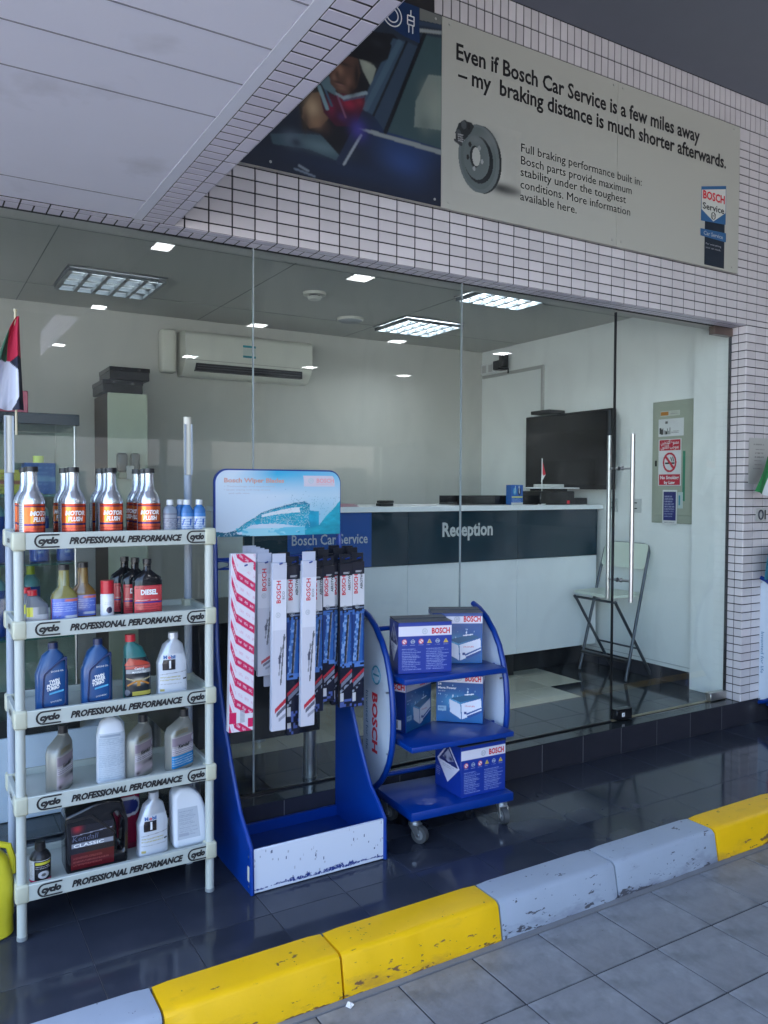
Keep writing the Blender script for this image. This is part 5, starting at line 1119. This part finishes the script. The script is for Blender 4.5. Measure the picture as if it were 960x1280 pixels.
def pack(label, x0, w_, y, z1, z0, kind, tilt=0, seed=1, words=True):
    h_ = z1-z0; t = T('wiper_blade_pack', label, 'wiper blade pack', (x0+w_/2, y, z1), 0, 'hanging wiper blade packs'); t.rotation_euler = (0, tilt, 0)
    body = {'eco': trans_p, 'aero': pack_k, 'clear': trans_p}[kind]
    bx('carton', body, -w_/2, w_/2, 0, .020, -h_, -.035, t, .002); bx('hanger', body, -w_/2+.002, w_/2-.002, .008, .010, -.0345, 0, t)
    C = {'eco': art_eco, 'clear': art_eco, 'aero': lambda: art_aero(seed)}[kind]()
    if kind == 'clear': C = C*.85+.06
    patch('print', C, flat(-w_/2+.001, w_/2-.001, -h_+.002, -.036, -.0006), t)
    if words:
        if kind == 'eco' or kind == 'clear':
            text('BOSCH', .03, ink_r, t, (.004, -.0014, -h_*.215), VERT, fit=.086, h=.017, bold=.02); text('ECO', .02, ink, t, (.020, -.0014, -h_*.235), VERT, fit=.030, h=.009)
        else:
            text('BOSCH', .03, ink_r, t, (-.004, -.0014, -h_*.200), VERT, fit=.080, h=.016, bold=.03); text('AEROTWIN', .02, ink, t, (.019, -.0014, -h_*.175), VERT, fit=.075, h=.010, bold=.03)
        ring_icon(-.006, -h_*.345, .009, ink_g, t, -.0012)
    return t
# striped pack
t = T('wiper_blade_pack', 'wide white pack with diagonal crimson stripes at the left end of the hooks', 'wiper blade pack', (1.066, 2.80, 1.375), 0, 'hanging wiper blade packs'); t.rotation_euler = (0, rad(1.1), 0)
bx('carton', pack_w, -.047, .047, 0, .03, -.665, 0, t, .003)
V = np.linspace(0, 1, 420)[:, None]; U = np.linspace(0, 1, 60)[None, :]; C = np.empty((420, 60, 3)); C[:] = (.72,.67,.73)
kk = (V*8.4+np.minimum(U, .22)*3.6+np.maximum(0, U-.22)*.80) % 1; C[kk < .40] = (.60,.015,.10)
wob = rng.random((420, 60)); band = (kk > .14) & (kk < .27) & (((U*60).astype(int) % 14) > 4) & (wob > .45); C[band & (kk < .40)] = (.72,.55,.62)
C[(kk > .62) & (kk < .76) & (((U*60).astype(int) % 16) > 5) & (wob > .5)] = (.66,.42,.52)
C[(V > .90) & (V < .95) & (U > .3) & (U < .9) | ((V < .10) & (V > .05) & (U > .1))] = (.68,.66,.70)
C[np.broadcast_to((V > .05) & (V < .11) & (U < .3), C.shape[:2])] = (.6,.015,.1); C[np.broadcast_to((V > .02) & (V < .07) & (U > .78), C.shape[:2])] = (.6,.015,.1); C[np.broadcast_to((V > .05) & (V < .12) & (U > .45) & (U < .65) & (((V*420).astype(int) % 3) > 0), C.shape[:2])] = (.35,.35,.4)
patch('print', C, flat(-.0465, .0465, -.664, -.001, -.0006), t)
pack('front clear pack with printed blade just right of the striped pack', 1.148, .063, 2.87, 1.367, .89, 'clear')
for k, y in enumerate((2.905, 2.94, 2.975, 3.01)): pack(f'clear pack hanging behind the striped pack, {ordn[k]} from the front', 1.148-.004*k+.006, .060, y, 1.378+.003*k, .905+.004*k, 'clear', words=(k == 0))
bx('hinge_clip', trans_p, -.02, .02, -.004, .004, -.02, .03, T('plastic_clip', 'small clear plastic scrap hanging under the clear packs', 'clip', (1.205, 2.90, .86)), .002)
pack('long white and grey pack, left one of the two that hang lowest', 1.181, .059, 2.80, 1.369, .690, 'eco', rad(.5))
pack('blue and black pack between the two long grey ones, nearest one', 1.256, .058, 2.842, 1.352, .700, 'aero', seed=2)
pack('blue and black pack between the two long grey ones, hanging lower behind', 1.272, .056, 2.875, 1.335, .640, 'aero', seed=3)
pack('long white and grey pack, right one of the two that hang lowest', 1.306, .060, 2.80, 1.372, .690, 'eco', rad(.8))
pack('blue and black pack right behind the right long grey pack', 1.383, .052, 2.88, 1.335, .715, 'aero', seed=4)
pack('blue and black pack in the middle with the shorter tail', 1.430, .054, 2.875, 1.340, .752, 'aero', seed=5)
pack('blue and black pack with pinkish letters third from the right end', 1.490, .052, 2.915, 1.345, .722, 'aero', seed=6)
pack('blue and black pack second from the right end of the hooks', 1.510, .058, 2.88, 1.347, .716, 'aero', seed=7)
pack('blue and black pack at the right end of the hooks', 1.567, .058, 2.88, 1.352, .711, 'aero', seed=8)
for k, (x, y) in enumerate(((1.26,2.93),(1.385,2.94),(1.435,2.93),(1.52,2.955),(1.575,2.94),(1.44,2.98),(1.58,2.99),(1.525,3.01))): pack(f'pack mostly hidden in the rear rows of the hooks, {ordn[k]}', x, .055, y, 1.362+.002*k, .74, 'aero', seed=9, words=False)

# ================================================================ BATTERY STAND
bsr = rad(-3.5)
bt_ = T('battery_stand', 'blue wheeled battery stand with white curved side panels right of the wiper display', 'display stand', (1.775, 2.742, P), bsr)
def zz(z): return z-P
W_ = .52
def shelf(name, x0, x1, y0, y1, z0, z1):
    s_ = bx(name, blue_mt, x0, x1, y0, y1, zz(z0), zz(z1), bt_, .004, seg=2); return s_
shelf('base_shelf', 0, W_, 0, .34, .234, .272)
shelf('middle_shelf', 0, W_, .0, .30, .521, .545); shelf('top_shelf', 0, W_+.005, .065, .30, .790, .815)
cv = [(.385,1.062),(.33,1.045),(.27,1.01),(.21,.955),(.165,.895),(.135,.825),(.113,.75),(.103,.67),(.102,.59),(.113,.51),(.135,.45),(.168,.395),(.21,.345),(.26,.305),(.32,.272),(.385,.250)]
swht = mat('sign_white', (.60,.68,.78), .35)
for x, s_ in ((-.034, -1), (W_+.034, 1)):
    q = MB(); q.prism([(x-.003, y, zz(z)) for y, z in cv], (.006,0,0)); pn = q.build('side_sign', swht, bt_, smooth=False)
    MB().tube([(x, y, zz(z)) for y, z in cv], .0135, 10).build('frame_tube', blue_mt, pn)
    for y, z in ((.36,1.03),(.14,.75),(.13,.49),(.36,.28)): MB().cyl((x-.0175,y-.004,zz(z)),(x+.0175,y-.004,zz(z)),.004,n=8).build('rivet', steel, pn)
    if s_ < 0:
        RD = Matrix(((0,0,-1),(0,-1,0),(-1,0,0))).to_euler()
        text('BOSCH', .07, ink_r, pn, (x-.0042, .292, zz(.585)), RD, fit=.265, h=.048, bold=.035); text('Invented for life', .04, mat('sign_blue_ink', (.03,.17,.33), .5), pn, (x-.0042, .355, zz(.580)), RD, fit=.265, h=.022, bold=0)
        b = MB(); n = 28; cy_, cz_, r_ = .255, zz(.800), .040
        b.tube([(x-.0045, cy_+r_*math.cos(2*PI*k/n), cz_+r_*math.sin(2*PI*k/n)) for k in range(n)], .002, 4, True)
        for dz in (-.02, .014): b.tube([(x-.0045, cy_+(.026)*math.cos(a), cz_+(dz+.003)+(.02)*math.sin(a)*(1 if dz > 0 else -1)) for a in [PI*k/8 for k in range(9)]], .002, 4)
        b.box(x-.0052, x-.0042, cy_-.028, cy_+.028, cz_-.004, cz_+.004); b.build('armature_logo', mat('logo_cyan', (.05,.30,.42), .5), pn)
for z in (.985, .50, .315):
    MB().cyl((-.034,.345,zz(z)),(W_+.034,.345,zz(z)),.011,n=10).build('cross_tube', blue_mt, bt_)
for z in (.53, .80):
    for x in (-.034, W_+.008): MB().cyl((x+.0005,.20,zz(z)),(x+.026,.20,zz(z)),.008,n=8).build('shelf_lug', blue_mt, bt_)
wheel_m = mat('wheel_grey', (.05,.055,.06), .5); forkm = mat('zinc', (.55,.58,.60), .3, metal=.9)
def caster(x, y, a):
    c = bpy.data.objects.new('caster', None); COL.objects.link(c); c.parent = bt_; c.location = (x, y, 0); c.rotation_euler = (0,0,a)
    MB().cyl((0,0,.0845),(0,0,.0995),.021,n=18).cyl((0,0,.078),(0,0,.0843),.026,n=18).build('swivel_plate', forkm, c)
    q = MB(); 
    for s_ in (-1, 1): q.prism([(s_*.018, .020, .078), (s_*.018, -.022, .078), (s_*.018, -.034, .030), (s_*.018, -.020, .026)], (s_*.0025,0,0))
    q.box(-.0205,.0205,-.024,.020,.0745,.0778); q.build('fork', forkm, c)
    MB().cyl((-.0115,-.026,.0375),(.0115,-.026,.0375),.0365,n=30).build('tyre', wheel_m, c); MB().cyl((-.0125,-.026,.0375),(.0125,-.026,.0375),.021,n=22).build('hub', mat('hub', (.16,.17,.18), .4), c); MB().cyl((-.0225,-.026,.0375),(.0225,-.026,.0375),.006,n=10).build('axle', steel, c)
caster(.035, .035, .5); caster(W_-.04, .035, -.2); caster(.04, .30, .3); caster(W_-.04, .30, -.6)
kbt = [(c, kids(c)) for c in kids(bt_)]
dup(bt_, (1.775+2.915, 2.742+.02, P), bsr, 'second blue wheeled battery stand cut off by the right edge beside the pillar', kbt)

# battery cartons
cart = mat('battery_blue', (.008,.035,.28), .32, coat=.2); flapm = mat('carton_top', (.045,.055,.085), .5, var=.2)
def face_icons():
    ops = [('r',0,.74,1,.93,(.70,.68,.76))]
    for k, c in enumerate(((.65,.30,.32),(.35,.4,.5),(.65,.28,.3),(.60,.42,.08),(.35,.4,.5),(.60,.42,.08))):
        u = .11+.156*k
        if k in (0, 2): ops += [('e',u,.63,.048,.052,(.60,.10,.12)), ('e',u,.63,.034,.036,(.72,.68,.7)), ('l',(u-.02,.65),(u+.02,.61),.008,(.6,.1,.12))]
        elif k in (3, 5): ops += [('p',[(u-.048,.59),(u+.048,.59),(u,.68)],c), ('r',u-.006,.60,u+.006,.645,(.1,.08,.02))]
        else: ops += [('e',u,.63,.04,.042,c), ('e',u,.63,.026,.028,(.01,.05,.28)), ('r',u-.035,.62,u+.035,.64,c)]
        ops.append(('t',u-.05,.545,u+.05,.57,1,(.45,.48,.6)))
    ops += [('t',.06,.06,.44,.50,13,(.28,.34,.62)), ('t',.52,.06,.95,.50,13,(.28,.34,.62))]
    return paint(120, 110, (.008,.035,.28), ops)
def face_batt(dark=1.0):
    ops = [('g',0,1,(.01,.12,.34),(.01,.06,.24)), ('r',0,.80,1,.94,(.70,.68,.76)), ('b',.42,.42,.25,.14,(.08,.38,.62),.8), ('n',.25),
       ('p',[(.30,.48),(.52,.40),(.96,.52),(.80,.58)],(.01,.10,.22)), ('p',[(.28,.46),(.52,.36),(.54,.06),(.30,.20)],(.62,.66,.76)), ('p',[(.54,.37),(.96,.50),(.98,.24),(.56,.06)],(.70,.72,.80)),
       ('l',(.62,.56),(.80,.58),.012,(.7,.75,.8)), ('e',.36,.53,.012,.03,(.6,.7,.8)), ('e',.68,.62,.012,.03,(.6,.7,.8)),
       ('p',[(.70,.09),(.99,.22),(.99,.27),(.66,.13)],(.01,.06,.25)), ('p',[(.66,.15),(.99,.30),(.99,.33),(.64,.18)],(.02,.08,.28)), ('r',.60,.17,.66,.22,(.02,.05,.2)), ('t',.62,.30,.86,.36,1,(.6,.15,.2))]
    for _ in range(26): a, b = rng.random()*.9+.05, rng.random()*.55+.2; ops.insert(3, ('e',a,b,.008,.014*rng.random()+.006,(.35,.55,.72)))
    ops += [('t',.04,.60,.22,.64,1,(.45,.5,.6)), ('r',.03,.22,.22,.32,(.25,.42,.58)), ('t',.05,.24,.2,.30,1,(.02,.1,.25))]
    C = paint(110, 100, (.01,.10,.32), ops); return C*dark
def face_side(kind):
    if kind == 'hazard':
        return paint(90, 110, (.008,.035,.28), [('p',[(.08,.58),(.52,.98),(.96,.56),(.50,.18)],(.66,.64,.74)), ('p',[(.14,.58),(.52,.93),(.90,.57),(.86,.55)],(.02,.03,.16)), ('p',[(.30,.66),(.52,.86),(.74,.66),(.52,.60)],(.35,.36,.48)), ('b',.4,.66,.06,.05,(.01,.01,.1),1), ('b',.62,.68,.08,.04,(.01,.01,.1),1), ('t',.3,.46,.75,.54,2,(.35,.35,.42)), ('t',.04,.22,.25,.42,5,(.35,.38,.6))])
    if kind == 'band': return paint(50, 80, (.006,.02,.12), [('r',0,.80,1,.94,(.68,.66,.74)), ('r',.2,.05,.85,.24,(.6,.6,.64)), ('r',.3,.07,.34,.22,(.05,.05,.05)), ('r',.42,.07,.45,.22,(.05,.05,.05)), ('r',.52,.07,.6,.22,(.05,.05,.05)), ('r',.68,.07,.72,.22,(.05,.05,.05))])
    return paint(50, 70, (.008,.03,.22), [('r',0,.80,1,.93,(.55,.5,.6)), ('p',[(.3,.58),(.8,.5),(.8,.2),(.5,.3)],(.5,.5,.58)), ('t',.1,.05,.9,.5,10,(.25,.3,.5))])
FA, FB_ = face_icons(), face_batt()
def battery_box(label, x, y, z, a, w_, d_, h_, front, left=None, right=None, logo=(.62,.96), lift=True):
    """x,y: front left bottom corner; a: turn of the front edge"""
    t = T('battery_box', label, 'box', (x, y, z+.001), rad(a), 'blue battery cartons on the battery stand')
    bx('carton', cart, 0, w_, 0, d_, 0, h_, t, .0015); bx('top_flap', flapm, -.001, w_+.001, -.001, d_*.52, h_+.0005, h_+.0035, t); bx('top_flap', flapm, 0, w_, d_*.53, d_+.002, h_+.0005, h_+.006, t, rot=(rad(.8),0,0))
    patch('front_print', front, flat(.0012, w_-.0012, .0012, h_-.0012, -.0008), t)
    if left is not None: patch('side_print', left, flatL(d_-.001, .001, .0012, h_-.0012, -.0008), t)
    if right is not None: patch('side_print', right, lambda U, V: (w_+.0008, .001+(d_-.002)*U, .0012+(h_-.0024)*V), t)
    zb = .775 if front is FA else .835
    text('BOSCH', .05, ink_r, t, (w_*(logo[0]+logo[1])/2, -.0018, h_*zb), fit=w_*(logo[1]-logo[0]), h=h_*.105, bold=.035); ring_icon(w_*(logo[0]-.13), h_*(zb+.05), h_*.052, ink_g, t, -.0018)
    return t
battery_box('blue battery carton with warning icons at the front left of the top shelf', 1.806, 2.903, .815, -17, .243, .150, .222, FA, face_side('hazard'))
battery_box('blue battery carton with a white battery picture at the right of the top shelf', 2.050, 3.000, .815, -27, .232, .150, .232, FB_, face_side('plain'))
q = battery_box('dark blue battery carton standing corner forward at the left of the middle shelf', 1.857, 2.920, .545, 25, .215, .150, .225, FB_*.55, face_side('band'), logo=(.55,.9))
text('BOSCH', .05, ink_r, q, (-.0020, .055, .188), LEFT, fit=.10, h=.024, bold=.035)
q = battery_box('blue battery carton with white battery picture at the right of the middle shelf', 2.080, 3.010, .545, -42, .215, .105, .230, FB_, None, face_side('plain'))
text('S4', .02, ink_w, q, (.008, -.0018, .170), fit=.016, h=.010, bold=.03, align='LEFT'); text('Mega Power', .02, ink_w, q, (.008, -.0018, .153), fit=.085, h=.010, bold=.03, align='LEFT')
battery_box('blue battery carton with a white hazard diamond alone on the lowest shelf', 2.043, 2.765, .272, -2, .240, .205, .222, FA, face_side('hazard'))

# ================================================================ SMALL THINGS
t = T('wall_notice', 'old transparent paper notice taped to the tiled pillar', 'notice', (4.62, YF, 1.80)); bx('sheet', mat('old_paper', (.42,.42,.40), .4, var=.1), -.095, .11, -.0035, -.0015, -.145, .145, t)
patch('print', paint(50, 70, (.43,.43,.41), [('t',.22,.84,.95,.88,1,(.15,.15,.15))]+[('t',.32-.02*k,.74-.085*k,.8,.775-.085*k,1,(.08,.08,.08)) for k in range(6)]), flat(-.094, .109, -.144, .144, -.0039), t)
t = T('ring_plate', 'grey plate with a dark ring fixed low on the tiled pillar', 'wall plate', (4.65, YF, 1.46)); bx('plate', mat('plate_grey', (.42,.43,.42), .4), -.045, .06, -.005, -.0015, -.042, .042, t, .001)
MB().tube([(.0+.022*math.cos(2*PI*k/24), -.009, .028*math.sin(2*PI*k/24)) for k in range(24)], .005, 8, True).build('ring', steel_g, t); bx('dark_mark', ink, .042, .055, -.006, -.0052, -.03, .03, t)
t = T('shop_flag', 'green white and orange flag hanging at the right edge in front of the pillar', 'flag', (4.56, 3.0, 1.80))
U, V = np.meshgrid(np.linspace(0, 1, 30), np.linspace(0, 1, 24))
def f2(U, V): return (-.155+.16*U*1+.12*V+.0*U, -.01*np.sin(U*8+V*3), -.19+.215*V*(1-.1*U)-.035*U*(1-V))
C = np.empty((24, 30, 3)); C[:] = (.02,.20,.06); C[(U > .52)] = (.62,.66,.68); C[(V > .82) & (U > .3)] = (.6,.12,.03); patch('cloth', C, f2, t, MATS['flag_cloth'], True); MB().cyl((.13,0,-.25),(.13,0,.12),.005,n=8).build('pole', steel, t)
t = T('advert_card', 'teal printed card standing behind the right edge stand', 'card', (4.60, 3.02, 1.062)); q = MB(); q.prism([(-.045,0,0),(.14,0,0),(.14,0,.2),(-.005,0,.2)], (0,.006,0)); q.build('sheet', mat('teal_card', (.02,.17,.25), .4), t)
t = T('paper_scrap', 'small torn white paper scrap on the paving beside the yellow kerb', 'litter', (1.165, 2.148, .004), .5); q = MB(); q.prism([(-.012,-.010,0),(.006,-.012,.003),(.014,.002,.001),(.006,.004,.006),(.008,.013,.004),(-.010,.010,0)], (0,0,.0012)); q.build('scrap', ink_w, t, smooth=False)
# far side of the forecourt, seen only as reflections
fw_ = [mat('far_wall_a', (.22,.225,.23), .8, var=.3, nscale=.4), mat('far_wall_b', (.30,.29,.27), .8, var=.3, nscale=.4), mat('far_wall_c', (.16,.18,.17), .8, var=.4, nscale=.5)]
for k, (x0, x1, h, dy, mi, lb) in enumerate(((-40,-4,6.5,0,2,'long dark low building beyond the forecourt, at its left'), (-3,13,5.6,-1.5,0,'grey low building beyond the forecourt with wide shop windows'), (14,24,7.2,0,1,'taller pale brown building beyond the forecourt'), (25,47,5.8,-1,2,'dark green low building beyond the forecourt'), (48,90,7.5,0,0,'long grey building at the far right beyond the forecourt'))):
    t = T('far_building', lb, 'building', ((x0+x1)/2, -38+dy, 0), 0, 'buildings beyond the forecourt'); hw = (x1-x0)/2
    bx('wall', fw_[mi], -hw, hw, -3, 3, 0, h, t); bx('roof', fw_[1], -hw-.2, hw+.2, -3.2, 3.3, h, h+.25, t)
    n_ = int(hw*2/3.2)
    for q_ in range(n_): xw = -hw+1+3.2*q_; bx('window', black_gl if q_ % 3 else fw_[1], xw, xw+2.1, 3.001, 3.05, .9 if q_ % 2 else .2, 2.8, t)
t = T('side_building', 'long grey building closing the far right side of the forecourt', 'building', (26, -15, 0)); bx('wall', mat('side_wall', (.14,.14,.15), .8, var=.2, nscale=.5), -2, 2, -19, 19, 0, 6, t)  # invented neighbour outside the frame, added to block light from the right
for k in range(6): bx('window', black_gl, -2.05, -2.001, -16+5.5*k, -13+5.5*k, .8, 2.8, t)
grit = MB(); random.seed(11)
for _ in range(170):
    x = random.uniform(.9, 3.6); y = 2.155-abs(random.gauss(0, .10)) if random.random() < .7 else random.uniform(1.3, 2.1); r_ = random.uniform(.0008, .0028)
    c = Vector((x, y, .0015+r_*.5)); v = [c+Vector((random.uniform(.6, 1)*r_*a, random.uniform(.6, 1)*r_*b, random.uniform(.5, 1)*r_*d_)) for a, b, d_ in ((1,0,0),(0,1,0),(-1,0,0),(0,-1,0),(0,0,1))]
    for i in range(4): grit.poly([v[i], v[(i+1) % 4], v[4]])
tag(grit.build('grit', mat('grit_stone', (.16,.15,.14), .9), smooth=False), 'fine grit and crumbs lying on the paving along the foot of the kerb', 'grit', kind='stuff')
